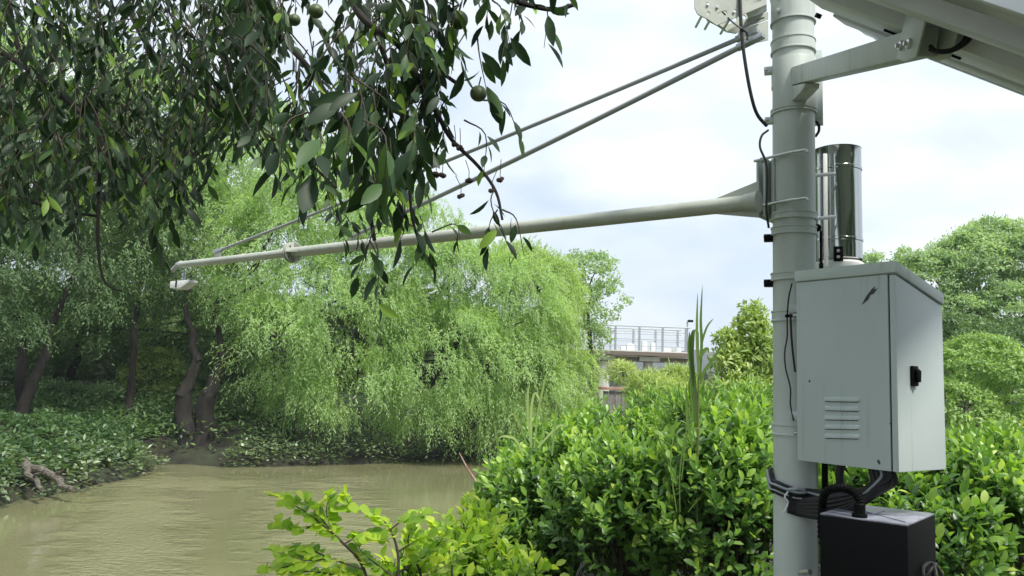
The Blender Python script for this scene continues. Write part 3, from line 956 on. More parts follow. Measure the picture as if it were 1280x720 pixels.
# fork that carries the panel
for s_ in (1, -1):
    c = AE + as_ * (s_ * .043)
    lp = [(-.09, -.035), (-.045, .10), (.055, .095), (.085, .055), (.045, -.045), (-.03, -.05)]
    poly = [c + ad * x + au * y for x, y in lp]
    f_ = MB().prism([p - as_ * .003 for p in poly], as_ * .006).build('fork_plate', M['pole'], arm, bevel=.0015)
MB().box(AE + ad * .005 + au * .10, ad, as_, au, .05, .046, .004).build('top_plate', M['pole'], arm, bevel=.002)
for x in (-.055, .0):
    c = AE + ad * x - au * .005
    MB().lathe(c + as_ * .046, [(.0005, 0), (.014, 0), (.014, .008), (.006, .010), (.006, .018), (.0005, .018)], 6, as_).build('bolt', M['zinc'], arm)

cb = [AE + ad * .045 - au * .03 + as_ * .02]
pc = thing('panel_cable', cb[0], 'pair of thin black cables looping from the arm end up under the solar panel', 'cable')
for k in range(2):
    y_ = AE.y - .05
    pts = [at(1163, 58 + k * 4, AE.y), at(1172, 64 + k, y_), at(1192, 61 + 2 * k, y_), at(1206 + 6 * k, 49, y_), at(1207 + 5 * k, 35 - k, y_), hit(1196 + 4 * k, 28, sp(.4, .2, -.05), un)]
    MB().tube(spline(pts, 5), .0055, 8).build('cable', M['rubber'], pc)

# ------------------------------------------------------------------ cables from the bracket
c1 = thing('signal_cable', at(930, 40, 3.2), 'black cable hanging from the stay bracket and looping back onto the pole', 'cable')
MB().tube(spline([at(924, -40, 3.22), at(925, 0, 3.21), at(927, 40, 3.20), at(931, 75, 3.20), at(938, 115, 3.21), at(946, 142, 3.23), at(958, 157, 3.29)], 5), .0075, 8).build('cable', M['rubber'], c1)
MB().tube(spline([at(903, 15, 3.25), at(915, 27, 3.2), at(927, 36, 3.19)], 4), .0035, 6).build('wire', M['rubber'], c1)
MB().tube(spline([at(927, 36, 3.19), at(940, 28, 3.22), at(955, 22, 3.3)], 4), .0035, 6).build('wire', M['rubber'], c1)
MB().tube(spline([at(927, 36, 3.19), at(934, 42, 3.2), at(934, 50, 3.2)], 4), .0045, 6).build('wire', M['rubber'], c1)
c2 = thing('looped_cable', at(955, 170, 3.27), 'thin black cable curling off the pole down to the boom clamp plate', 'cable')
MB().tube(spline([at(960, 163, 3.32), at(952, 170, 3.27), at(950, 184, 3.26), at(957, 202, 3.24), at(959, 225, 3.23), at(958, 262, 3.23), at(961, 285, 3.25)], 5), .0050, 8).build('cable', M['rubber'], c2)

# ------------------------------------------------------------------ rain gauge
RG = at(1048, 326, 3.64); GRr = .104
RT = at(1048, 189, 3.64).z
rg = thing('rain_gauge', RG, 'mirror bright stainless rain gauge cylinder standing behind the pole above the cabinet', 'rain gauge')
h = RT - RG.z
MB().lathe(RG, [(GRr - .004, .0), (GRr, .004), (GRr, h * .16), (GRr + .003, h * .165), (GRr + .003, h * .185), (GRr, h * .19), (GRr, h * .80), (GRr + .003, h * .805), (GRr + .003, h * .83), (GRr, h * .835), (GRr, h), (GRr + .002, h + .004), (GRr - .004, h + .004), (GRr - .008, h * .97), (.02, h * .75)], 64).build('housing', M['steel'], rg, angle=30)
MB().lathe(RG, [(.0005, -.045), (GRr + .006, -.045), (GRr + .008, -.04), (GRr + .008, -.018), (GRr - .01, -.005), (GRr - .012, .0), (.0005, 0)], 48).build('base', M['white'], rg, angle=30)
MB().lathe(RG, [(.0005, -.10), (.05, -.10), (.05, -.045), (.0005, -.045)], 24).build('mounting_stub', M['galv'], rg)
fr = Vector((-RG.x, -RG.y, 0)).normalized()
lc = RG + fr * (GRr + .006)
MB().box(lc + UP * .015, fr.cross(UP), fr, UP, .020, .006, .034)  .build('latch', M['black'], rg, bevel=.003)
for dz in (.0, .028):
    MB().lathe(lc + UP * dz + fr * .006, [(.0005, 0), (.008, 0), (.006, .006), (.0005, .007)], 10, fr).build('latch_screw', M['zinc'], rg)
ga = thing('gauge_bracket', Vector((PX, PY, RG.z)), 'slim white bracket with two rods that ties the rain gauge to the pole', 'bracket')
for py in (219, 273):
    b2 = at(1043, py - 2, 3.46); a = at(1014, py + 1, 3.40)
    MB().tube([a, b2], .0085, 10).build('rod', M['white'], ga)
st = at(1026, 300, 3.42)
MB().tube([at(1023, 190, 3.62), at(1023, 335, 3.62)], .006, 8).build('upright', M['galv'], ga)
MB().box(at(1032, 262, 3.55), (1, 0, 0), (0, 1, 0), UP, .009, .003, .26).build('strap', M['white'], ga, bevel=.001)
b0 = Vector((PX, PY, RG.z - .13)); b1 = RG - UP * .13
MB().box(b0.lerp(b1, .55), (b1 - b0).normalized(), (b1 - b0).normalized().cross(UP), UP, (b1 - b0).length * .5, .03, .03).build('shelf_arm', M['galv'], ga, bevel=.003)
an = thing('whip_antenna', at(1026, 335, 3.40), 'short black stub antenna standing between the pole and the shiny gauge', 'antenna')
MB().lathe(at(1026.5, 336, 3.30), [(.0005, 0), (.009, 0), (.009, .02), (.0062, .025), (.0062, .155), (.0035, .162), (.0005, .163)], 14).build('rod', M['black'], an)
MB().lathe(at(1022, 285, 3.33), [(.0005, -.012), (.015, -.010), (.015, .010), (.0005, .012)], 14, TOC).build('clip', M['black'], an)

# ------------------------------------------------------------------ cabinet
yaw = -.972
ca = Vector((math.cos(yaw), math.sin(yaw), 0)); cbv = Vector((-math.sin(yaw), math.cos(yaw), 0))
CN = Vector((1.368, 2.831, 2.724)); CWd, CD, CH, DROP = .414, .317, .70, .089
cab = thing('control_cabinet', CN - ca * (CWd / 2) + cbv * (CD / 2), 'pale grey metal control cabinet with sloping lid and five louvres, strapped to the pole', 'cabinet')


def cp(u, v, w):
    """u inward along the louvred side (0 near corner), v along the door, w up"""
    return CN - ca * u + cbv * v + UP * w


def top(v): return CH - DROP * v / CD


mb = MB()
q = [cp(.030, 0, 0), cp(CWd, 0, 0), cp(CWd, CD, 0), cp(.030, CD, 0)]
qt = [cp(.030, 0, top(0)), cp(CWd, 0, top(0)), cp(CWd, CD, top(CD)), cp(.030, CD, top(CD))]
mb.add(q + qt, [(0, 1, 2, 3), (4, 5, 6, 7), (0, 1, 5, 4), (1, 2, 6, 5), (2, 3, 7, 6), (3, 0, 4, 7)])
mb.build('body', M['cab'], cab, bevel=.006)
mb = MB()
e_ = .006
q = [cp(.0245, e_, .006), cp(.031, e_, .006), cp(.031, CD - e_, .006), cp(.0245, CD - e_, .006)]
qt = [cp(.0245, e_, top(e_) - .005), cp(.031, e_, top(e_) - .005), cp(.031, CD - e_, top(CD) - .004), cp(.0245, CD - e_, top(CD) - .004)]
mb.add(q + qt, [(0, 1, 2, 3), (4, 5, 6, 7), (0, 1, 5, 4), (1, 2, 6, 5), (2, 3, 7, 6), (3, 0, 4, 7)])
mb.build('gasket', M['black'], cab)
mb = MB()
q = [cp(0, 0, 0), cp(.0245, 0, 0), cp(.0245, CD, 0), cp(0, CD, 0)]
qt = [cp(0, 0, top(0) - .004), cp(.0245, 0, top(0) - .004), cp(.0245, CD, top(CD) - .004), cp(0, CD, top(CD) - .004)]
mb.add(q + qt, [(0, 1, 2, 3), (4, 5, 6, 7), (0, 1, 5, 4), (1, 2, 6, 5), (2, 3, 7, 6), (3, 0, 4, 7)])
door = mb.build('door', M['cab'], cab, bevel=.005)
o2 = .005
mb = MB()


def lq(w):
    return [cp(-o2, -o2, top(-o2) + w), cp(CWd + .004, -o2, top(-o2) + w), cp(CWd + .004, CD + o2, top(CD + o2) + w), cp(-o2, CD + o2, top(CD + o2) + w)]


mb.add(lq(.002) + lq(.044), [(0, 1, 2, 3), (4, 5, 6, 7), (0, 1, 5, 4), (1, 2, 6, 5), (2, 3, 7, 6), (3, 0, 4, 7)])
mb.build('lid', M['lid'], cab, bevel=.003)
for py in (499, 510.5, 522, 533.5, 545):
    a = hit(1031, py - .4, CN, cbv); b2 = hit(1074, py + .4, CN, cbv)
    d_ = (b2 - a).normalized(); n_ = -cbv
    prof = [(0, .0085), (.006, .006), (.0085, -.003), (.0075, -.0085), (0, -.0085)]
    vs = []; fs = []
    ks = [(-.004, .0), (.0, .6), (.006, 1), ((b2 - a).length - .006, 1), ((b2 - a).length, .6), ((b2 - a).length + .004, 0)]
    for s_, k_ in ks:
        for o_, z_ in prof: vs.append(a + d_ * s_ + n_ * (o_ * k_ - .001) + UP * z_ * (.55 + .45 * k_))
    for i in range(len(ks) - 1):
        for j in range(4): fs.append((i * 5 + j, i * 5 + j + 1, i * 5 + j + 6, i * 5 + j + 5))
    MB().add(vs, fs).build('louvre', M['cab'], cab, angle=60)
    zz = (a + b2) / 2 - UP * .0098 + n_ * .0005
    MB().box(zz, d_, n_, UP, (b2 - a).length * .47, .0012, .0014).build('louvre_slit', M['black'], cab)
# latch on the door
lt = hit(1141, 470, CN, ca)
lm = MB().box(lt + ca * .006, cbv, ca, UP, .019, .006, .036).build('latch', M['black'], door, bevel=.004)
lm2 = MB().tube([lt + ca * .012 + UP * .022, lt + ca * .020 + UP * .016, lt + ca * .021 - UP * .022], [.010, .011, .008], 10).build('latch', M['black'], door)
# scratches and paint chips on the side
def decal(name, poly, n_, p0, off, m_, parent):
    pts = [hit(x, y, p0, n_) for x, y in poly]
    sg = 1 if Vector(n_).dot(EYE - Vector(p0)) > 0 else -1
    pts = [p + Vector(n_) * (sg * off) for p in pts]
    return MB().prism(pts, Vector(n_) * (sg * .0004)).build(name, m_, parent)
M['scr'] = mat('scratch_dark', (0.05, 0.055, 0.055), .7)
decal('scratch', [(1077, 381.5), (1082.5, 371), (1090, 361), (1094.5, 357.5), (1093, 362), (1097.5, 360), (1092.5, 367), (1088, 369), (1086, 374), (1081, 378)], cbv, CN, .0006, M['scr'], cab)
decal('paint_chip', [(1096.5, 575), (1099, 574.5), (1101, 580), (1099.5, 581), (1097, 578)], cbv, CN, .0006, M['scr'], cab)
decal('paint_chip', [(1011, 475), (1013, 475), (1013, 478), (1011, 478)], cbv, CN, .0006, M['scr'], cab)
decal('paint_chip', [(1112, 528.5), (1113.4, 528.5), (1113.4, 530.3), (1112, 530)], cbv, CN, .0006, M['scr'], cab)
# back rails that hold the cabinet to the pole
for w_ in (.17, .60):
    z_ = CN.z + w_
    c = cp(CWd + .022, CD * .52, w_)
    MB().box(c, ca, cbv, UP, .022, .15, .018).build('mounting_rail', M['galv'], cab, bevel=.002)

# thin wires beside the cabinet
c3 = thing('control_wire', at(988, 360, 3.2), 'thin dark wire running down the pole beside the louvred cabinet', 'wire')
MB().tube(spline([at(990, 354, 3.20), at(986, 372, 3.22), at(984, 395, 3.23), at(984, 420, 3.235), at(981, 440, 3.24), at(982, 460, 3.235), at(988, 485, 3.22), at(988, 505, 3.22), at(992, 526, 3.2)], 5), .0032, 6).build('wire', M['rubber'], c3)
MB().tube(spline([at(988, 392, 3.21), at(989, 415, 3.20), at(991, 440, 3.19), at(994, 465, 3.18)], 5), .0045, 6).build('wire', M['rubber'], c3)
MB().box(at(986, 395, 3.215), (1, 0, 0), (0, 1, 0), UP, .014, .006, .006).build('wire_clip', M['black'], c3, bevel=.002)

# ------------------------------------------------------------------ battery box
yb = -.71
BN = Vector((1.368, 2.78, 2.556)); BW, BD, BH = .296, .375, .36
ba = Vector((math.cos(yb), math.sin(yb), 0)); bb = Vector((-math.sin(yb), math.cos(yb), 0))
bx = thing('battery_box', BN - ba * BW / 2 + bb * BD / 2 - UP * BH, 'black battery box with mottled grey lid and ribbed conduit, fixed low on the pole', 'battery box')


def bq(u, v, w): return BN - ba * u + bb * v + UP * w


M['boxlid'] = grime(mat('mottled_box_lid', rough=0.28, spec=.6), (0.10, 0.105, 0.13), (0.30, 0.31, 0.37), 7, 8, 0.35, 0.6, bump=.1, rough=(.2, .5))  # lid colour: mottled blue grey, paler than the black body
MB().box(bq(BW / 2, BD / 2, -BH / 2 - .0065), ba, bb, UP, BW / 2, BD / 2, BH / 2).build('body', M['black'], bx, bevel=.006)
lidb = MB().box(bq(BW / 2, BD / 2, -.003), ba, bb, UP, BW / 2 - .002, BD / 2 - .002, .003).build('lid', M['boxlid'], bx, bevel=.0015)
# raised ribs on the lid
for (a0, a1) in (((.02, .05), (.28, .25)), ((.28, .05), (.02, .25)), ((.15, .02), (.15, .28))):
    p, q_ = bq(a0[0], a0[1], .001), bq(a1[0], a1[1], .001)
    r_ = MB().tube([p, q_], .0022, 6).build('rib', M['boxlid'], lidb)
GL = hit(1082, 668, bq(0, 0, 0), UP)
GL = bq(.165, .03, 0)
MB().lathe(GL, [(.0005, 0), (.026, 0), (.026, .012), (.020, .014), (.020, .045), (.017, .048), (.0005, .048)], 16).build('cable_gland', M['black'], bx, angle=30)
cd = thing('ribbed_conduit', GL, 'ribbed black conduit arching over the lid of the battery box', 'conduit')
path = spline([GL + UP * .03, GL + UP * .062, GL + UP * .088 + LFT * .025 - TOC * .02, GL + UP * .092 + LFT * .065 - TOC * .05, GL + UP * .06 + LFT * .11 - TOC * .12, GL - UP * .02 + LFT * .12 - TOC * .20, GL - UP * .12 + LFT * .12 - TOC * .24], 16)
rr = [.0135 if i % 3 else .0165 for i in range(len(path))]
MB().tube(path, rr, 12).build('hose', M['black'], cd, angle=15)
# handle strap / lock at the right side
hp = bq(-.02, .19, -.20)
hl = thing('cable_coil', hp, 'black coiled cable with silver end hanging on the side of the battery box', 'cable')
for k in range(3):
    pts = [hp + bb * (.055 * math.cos(a + k)) + UP * (.05 * math.sin(a + k)) + ba * (.010 * k + .012 * math.sin(a * 2)) for a in [2 * PI * i / 14 for i in range(15)]]
    MB().tube(pts, .0065, 7).build('coil', M['rubber'], hl)
MB().tube([hp + bb * .03 - UP * .04, hp + bb * .09 - UP * .02], .012, 8).build('plug', M['zinc'], hl, bevel=.002)
MB().box(Vector((PX, PY, BN.z - BH - .04)).lerp(bq(BW / 2, BD / 2, -BH - .04), .5) , ba, bb, UP, .26, .06, .018).build('support_shelf', M['galv'], bx, bevel=.002)
MB().box(Vector((PX + .11, PY - .03, BN.z - .02)), LFT, TOC, UP, .012, .02, .30).build('mounting_rail', M['black'], bx, bevel=.002)
MB().tube([at(1000, 717, 3.18), at(1012, 715, 3.10)], .011, 8).build('bolt', M['zinc'], bx, bevel=.002)

# ------------------------------------------------------------------ cable bundle under the cabinet
cbn = thing('cable_bundle', at(1010, 620, 3.2), 'thick bundle of black cables slung around the pole under the cabinet', 'cable')
zc_ = pz(600)
for k in range(9):
    r_ = PR + .012 + .006 * (k % 3)
    sag = .035 * k / 9
    ring = []
    for i in range(11):
        a = -1.9 + 2.75 * i / 10
        d_ = (TOC * math.cos(a) - LFT * math.sin(a))
        zz = zc_ - .028 - sag * 1.1 + .03 * abs(math.sin(a)) * (a < 0) - .012 * (k % 2) + (.035 if a < -1.2 else 0)
        ring.append(Vector((PX, PY, zz)) + d_ * r_)
    endp = cp(.075 + .014 * (k % 5), .05 + .02 * (k // 3), -.002)
    mid_ = ring[-1].lerp(endp, .5) - UP * (.045 + .015 * (k % 3)) + TOC * .02
    ring = ring[:-1] + [mid_, endp - UP * .035, endp + UP * .01]
    MB().tube(spline(ring, 4), .0055 if k % 3 else .008, 7).build('cable', M['wire'] if k in (2, 5) else M['rubber'], cbn)
for k in range(5):
    a_ = cp(.075 + .017 * k, .07, .005); b_ = Vector((PX, PY, zc_ - .07 - .012 * k)) + TOC * (PR + .018) - LFT * .03
    m1 = a_ - UP * (.06 + .01 * k); m2 = a_.lerp(b_, .55) - UP * (.035 + .012 * k)
    MB().tube(spline([a_, m1, m2, b_, b_ + LFT * .06 + UP * .012], 5), .015, 9).build('cable', M['rubber'], cbn)
MB().tube(spline([cp(.30, .12, 0), cp(.31, .12, -.06), cp(.30, .14, -.16), bq(.25, .2, .04), bq(.25, .25, -.02)], 5), .016, 10).build('cable', M['rubber'], cbn)
tz = at(985, 621, 3.235)
MB().tube(spline([tz + UP * .02 + TOC * .004, tz + LFT * .012 + TOC * .012, tz - UP * .018 + TOC * .01, tz - UP * .045 + LFT * .008 + TOC * .012, tz - UP * .062 + LFT * .016 + TOC * .008], 5), .0035, 6).build('cable_tie', M['white'], cbn)
MB().tube(spline([at(985, 612, 3.225), at(996, 611, 3.2), at(1006, 613, 3.21)], 5), .006, 6).build('cable', M['wire'], cbn)

# ================================================================== FOOTBRIDGE
FB = at(800, 441, 43)
fbz = FB.z; fy = 43.0
fb = thing('gauging_platform', (FB.x, fy, 0), 'pale concrete platform with steel railing standing over the river beyond the bushes', 'platform')
xl, xr = at(700, 440, 43).x, at(862, 440, 43).x
MB().box(((xl + xr) / 2, fy + 1, fbz - .02), (1, 0, 0), (0, 1, 0), UP, (xr - xl) / 2, 1.1, .13).build('deck', M['concrete'], fb, bevel=.01)
MB().box(((xl + xr) / 2, fy - .15, fbz - .05), (1, 0, 0), (0, 1, 0), UP, (xr - xl) / 2, .06, .10).build('edge_beam', M['stain'], fb)
MB().box(((xl + xr) / 2, fy + .25, fbz - .35), (1, 0, 0), (0, 1, 0), UP, (xr - xl) / 2, .12, .13).build('girder', M['stain'], fb)
for px in (706, 755, 812):
    x = at(px, 460, 43).x
    MB().tube([(x, fy + .5, -1), (x, fy + .5, fbz - .22)], .36 if px == 755 else .26, 16).build('pier', M['concrete'], fb)
    MB().box((x, fy + .6, fbz - .32), (1, 0, 0), (0, 1, 0), UP, .55, .6, .12).build('pier_cap', M['concrete'], fb)
hr = 1.32
for yy in (fy - .05, fy + 2.05):
    for px in (716, 742, 769, 799, 828, 857):
        x = at(px, 430, 43).x
        MB().box((x, yy, fbz + .1 + hr / 2), (1, 0, 0), (0, 1, 0), UP, .05, .05, hr / 2).build('railing_post', M['railing'], fb)
    for hgt in (hr + .1, hr * .86, hr * .55, hr * .28):
        MB().tube([(xl, yy, fbz + hgt), (xr, yy, fbz + hgt)], .035 if hgt > hr else .018, 8).build('railing_rail', M['railing'], fb)
for px, w_, h_ in ((742, .35, .35), (782, .3, .25), (791, .45, .4), (809, .3, .55), (820, .26, .5), (838, .5, .22), (850, .5, .3)):
    x = at(px, 436, 43).x
    MB().prism([(x - w_ / 2, fy + .8, fbz + .11), (x + w_ / 2, fy + .8, fbz + .11), (x + w_ * .42, fy + .8, fbz + .11 + h_), (x - w_ * .42, fy + .8, fbz + .11 + h_)], (0, .4, 0)).build('bollard_block', M['white'], fb, bevel=.02)
xx = at(859, 430, 43).x
MB().tube([(xx, fy, fbz), (xx, fy, fbz + 1.75), (xx + .12, fy, fbz + 1.85)], .04, 8).build('lamp_post', M['railing'], fb)
MB().box((xx + .16, fy, fbz + 1.8), (1, 0, 0), (0, 1, 0), UP, .14, .08, .06).build('lamp_head', M['black'], fb)

# far white marker
mk = at(903, 476, 120)
t1 = thing('river_marker', (mk.x, 120, ground_z(mk.x, 120)), 'thin white marker post far off in front of the hills', 'marker post')
z0 = ground_z(mk.x, 120)
MB().lathe((mk.x, 120, z0 - .2), [(.001, 0), (.30, 0), (.22, at(903, 458, 120).z - z0), (.5, at(903, 457, 120).z - z0 + .1), (.5, at(903, 455, 120).z - z0 + .3), (.001, at(903, 454, 120).z - z0 + .6)], 10).build('post', M['white'], t1)
MB().box((mk.x, 120, at(903, 470, 120).z), (1, 0, 0), (0, 1, 0), UP, .8, .6, .25).build('plinth', M['white'], t1)

# boarded stand at the water's edge
wx, wy = at(777, 486, 12.4).x, 12.4
wz1 = at(777, 486, 12.4).z; wz0 = ground_z(wx, wy) - .1
bs_ = thing('board_enclosure', (wx, wy, wz0), 'small enclosure of weathered grey boards with a reddish cap behind the bushes', 'enclosure')
for k in range(6):
    x = wx - .24 + .096 * k
    MB().box((x, wy + random.uniform(-.006, .006), (wz0 + wz1) / 2 - .02), (1, 0, 0), (0, 1, 0), UP, .043, .012, (wz1 - wz0) / 2 - .02 - random.uniform(0, .02)).build('board', M['board'], bs_)
for k in range(4):
    MB().box((wx + .27, wy + .06 + .096 * k, (wz0 + wz1) / 2 - .02), (0, 1, 0), (1, 0, 0), UP, .043, .012, (wz1 - wz0) / 2 - .03).build('board', M['board'], bs_)
MB().box((wx + .01, wy + .17, wz1 + .0), (1, 0, 0), (0, 1, 0), UP, .33, .22, .022).build('cap', M['cap'], bs_, bevel=.004)

# ================================================================== TREES
wg = 'willows on the far bank'
TQ = 0.93
A = blobs_at([(335, 320, 28.0, 2.2, 2.2, 2.0), (235, 265, 29.5, 2.4, 2, 1.7), (400, 265, 29, 2.7, 2.4, 1.9), (425, 400, 27.4, 2.6, 1.9, 2.2), (352, 425, 27.0, 1.8, 1.6, 1.5),
              (470, 330, 28.3, 2.2, 2, 2.2), (330, 225, 30.5, 2.6, 2.2, 1.5), (450, 480, 27.4, 2.0, 1.3, 1.2), (385, 490, 27.4, 1.3, 1.1, .9), (470, 255, 30.5, 1.9, 1.8, 1.2), (300, 375, 27.6, 1.0, 1.0, .8)])
gA = at(246, 560, 26.9)
tree('willow_tree', (gA.x, gA.y, ground_z(gA.x, gA.y)), A, 'large light green weeping willow with leaning dark forked trunk and fronds over the water', wg, 'willow', M['willow'],
     trunk_r=.44, foliage_vft=willow_foliage(A, int(11500 * TQ), 13, 1.0, (.14, .035), up_bias=.25),
     stems=[(at(240, 556, 26.9), at(230, 492, 26.9)), (at(230, 492, 26.9), at(247, 448, 27)), (at(247, 448, 27), at(232, 385, 27.5)), (at(247, 556, 26.8), at(262, 490, 26.8)), (at(262, 490, 26.8), at(279, 452, 27)), (at(279, 452, 27), at(265, 380, 27.6))])
B = blobs_at([(560, 345, 29.5, 2.0, 2.0, 1.7), (560, 450, 28.6, 2.3, 1.9, 2.1), (640, 375, 30.2, 1.9, 1.9, 1.7), (640, 470, 29.6, 2.0, 1.8, 1.8), (530, 505, 28.4, 1.6, 1.2, 1.0), (600, 515, 29.0, 1.8, 1.3, .95), (525, 280, 31, 1.6, 1.6, 1.0), (545, 462, 27.6, 1.3, 1.0, 1.3), (600, 335, 31, 1.6, 1.5, 1.0)])
gB = at(575, 560, 30)
tree('willow_tree', (gB.x, gB.y, ground_z(gB.x, gB.y)), B, 'rounded weeping willow whose curtain of fronds meets the brown water mid river bank', wg, 'willow', M['willow'],
     trunk_r=.3, foliage_vft=willow_foliage(B, int(8500 * TQ), 13, .95, (.14, .034), up_bias=.25),
     stems=[(at(578, 560, 30), at(560, 470, 30)), (at(578, 560, 30), at(610, 465, 30))])
Bc = blobs_at([(678, 365, 33, 1.7, 1.7, 1.5), (685, 440, 32, 1.6, 1.6, 1.6), (672, 500, 31.5, 1.8, 1.6, 1.3), (712, 485, 32.5, .9, 1.1, 1.3), (655, 330, 34, 1.3, 1.3, .8)])
gC = at(690, 545, 33)
tree('willow_tree', (gC.x, gC.y, ground_z(gC.x, gC.y)), Bc, 'yellowish willow at the end of the row, next to the concrete platform', wg, 'willow', M['willow2'],
     trunk_r=.25, foliage_vft=willow_foliage(Bc, int(6000 * TQ), 13, .85, (.135, .034), up_bias=.2))
D_ = blobs_at([(742, 345, 38, 1.1, 1.2, 1.1), (725, 385, 38, 1.3, 1.3, 1.3), (757, 375, 38, 1.0, 1.0, .9), (735, 425, 38, 1.0, 1.0, 1.0), (715, 340, 38.5, .8, .8, .8)])
gD = at(728, 545, 38)
tree('poplar_tree', (gD.x, gD.y, ground_z(gD.x, gD.y)), D_, 'thin tree with sparse grey green leaves poking out beyond the last willow', None, 'poplar', M['camphor'],
     trunk_r=.16, fork=.8, foliage_vft=clump_foliage(D_, 330, 26, .34, (.14, .09), .45), n_limb=5)

# dark trees on the left bank
dg = 'shaded trees on the left bank'
E1 = blobs_at([(40, 250, 25, 2.6, 2.2, 2.0), (120, 190, 26, 2.6, 2.4, 2.0), (-60, 330, 23, 2.4, 2.2, 2.2), (90, 330, 26, 1.9, 1.8, 1.5), (10, 150, 27, 3, 2.5, 1.6), (170, 300, 27, 1.6, 1.6, 1.4), (20, 395, 24.4, 1.3, 1.0, .9), (115, 390, 26, 1.2, 1.0, .8)])
gE = at(55, 520, 24.5)
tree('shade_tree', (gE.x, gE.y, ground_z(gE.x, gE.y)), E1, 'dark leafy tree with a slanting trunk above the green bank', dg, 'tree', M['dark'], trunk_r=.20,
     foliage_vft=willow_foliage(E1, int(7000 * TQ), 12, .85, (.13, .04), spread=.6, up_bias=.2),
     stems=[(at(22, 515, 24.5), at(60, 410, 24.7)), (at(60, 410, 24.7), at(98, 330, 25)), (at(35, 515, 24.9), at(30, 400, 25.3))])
E2 = blobs_at([(150, 240, 31, 2.4, 2.2, 2.0), (220, 330, 31, 2.2, 2, 2.0), (175, 350, 30, 1.8, 1.7, 1.3), (110, 270, 32, 2.2, 2.2, 2.0)])
gF = at(163, 545, 28.6)
tree('shade_tree', (gF.x, gF.y, ground_z(gF.x, gF.y)), E2, 'slender dark tree with one straight trunk standing between the slanting tree and the willow', dg, 'tree', M['dark'], trunk_r=.18,
     foliage_vft=willow_foliage(E2, int(5500 * TQ), 12, .85, (.13, .04), spread=.6, up_bias=.2),
     stems=[(at(163, 545, 28.6), at(168, 430, 28.8)), (at(168, 430, 28.8), at(180, 330, 29.5))])
E3 = blobs_at([(20, 400, 31, 3, 2.4, 1.6), (110, 410, 33, 3, 2.4, 1.6), (-80, 260, 30, 3.2, 3, 3), (300, 440, 34, 3, 2, 1.8)])
gG = at(88, 520, 32)
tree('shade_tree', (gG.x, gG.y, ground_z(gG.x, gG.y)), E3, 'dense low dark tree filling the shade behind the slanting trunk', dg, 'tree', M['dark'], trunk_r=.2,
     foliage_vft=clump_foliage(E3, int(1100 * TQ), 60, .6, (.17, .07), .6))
E4 = blobs_at([(60, 120, 40, 5, 3, 3.2), (190, 170, 42, 4.6, 3, 3), (310, 190, 42, 4.2, 3, 2.6), (-90, 120, 38, 5, 3, 4), (230, 330, 41, 5, 3, 4), (60, 330, 41, 6, 3, 4), (430, 260, 42, 3.4, 3, 2.4)])
gH = at(210, 480, 41)
tree('broadleaf_tree', (gH.x, gH.y, ground_z(gH.x, gH.y)), E4, 'tall pale green tree rising behind the willow and the shaded trees', None, 'tree', M['camphor'], trunk_r=.4,
     foliage_vft=clump_foliage(E4, int(1900 * TQ), 60, .8, (.24, .12), .7))

# understorey bushes on the far bank, in the gaps between trunks
ug = 'bushes under the far bank trees'
def bush(name, base, blobs, label, group, m_, clumps, per, rad, leaf, inner=.55, tpl=None, n_st=7, cat='bush'):
    base = Vector(base)
    r_ = thing(name, base, label, cat, group)
    mb = MB()
    for k in range(n_st):
        q = random.choice(blobs)
        e = Vector(q[:3]) + Vector((random.uniform(-.5, .5) * q[3], random.uniform(-.5, .5) * q[4], random.uniform(0, .6) * q[5]))
        p = wander(base + Vector((random.uniform(-.1, .1), random.uniform(-.1, .1), -.1)), e, 5, .08)
        s_ = (e - base).length
        mb.tube(p, [s_ * .012 * (1 - .7 * i / 5) + .003 for i in range(6)], 6)
    mb.build('stem', M['twig'], r_, kind='stuff')
    foliage('leaves', clump_foliage(blobs, clumps, per, rad, leaf, inner, tpl=tpl), m_, r_)
    return r_


bush('understorey_bush', at(200, 530, 33), blobs_at([(195, 470, 33, 1.3, 1, 1.1), (215, 500, 33, 1.2, .9, .8)]), 'sunlit yellow green bush glimpsed between the two dark trunks', ug, M['yellow'], 260, 40, .35, (.13, .07))
bush('understorey_bush', at(310, 545, 30.3), blobs_at([(300, 510, 30.3, 1.5, .9, .8), (340, 530, 29.8, 1.2, .8, .55), (265, 530, 30.3, .9, .7, .5)]), 'low dark bush beneath the drooping willow fronds near the forked trunk', ug, M['dark'], 260, 40, .3, (.12, .06))
bush('understorey_bush', at(20, 530, 30), blobs_at([(5, 470, 30, 1.4, 1, .9), (60, 500, 29.5, 1.6, 1.0, .6)]), 'bright green bush at the foot of the slanting trunk', ug, M['cover'], 260, 40, .3, (.12, .06))
bush('understorey_bush', at(120, 530, 29), blobs_at([(118, 505, 29, 1.2, .8, .6), (190, 520, 31, 1.3, .8, .5)]), 'leafy undergrowth around the foot of the straight dark trunk', ug, M['dark'], 200, 40, .3, (.12, .06))

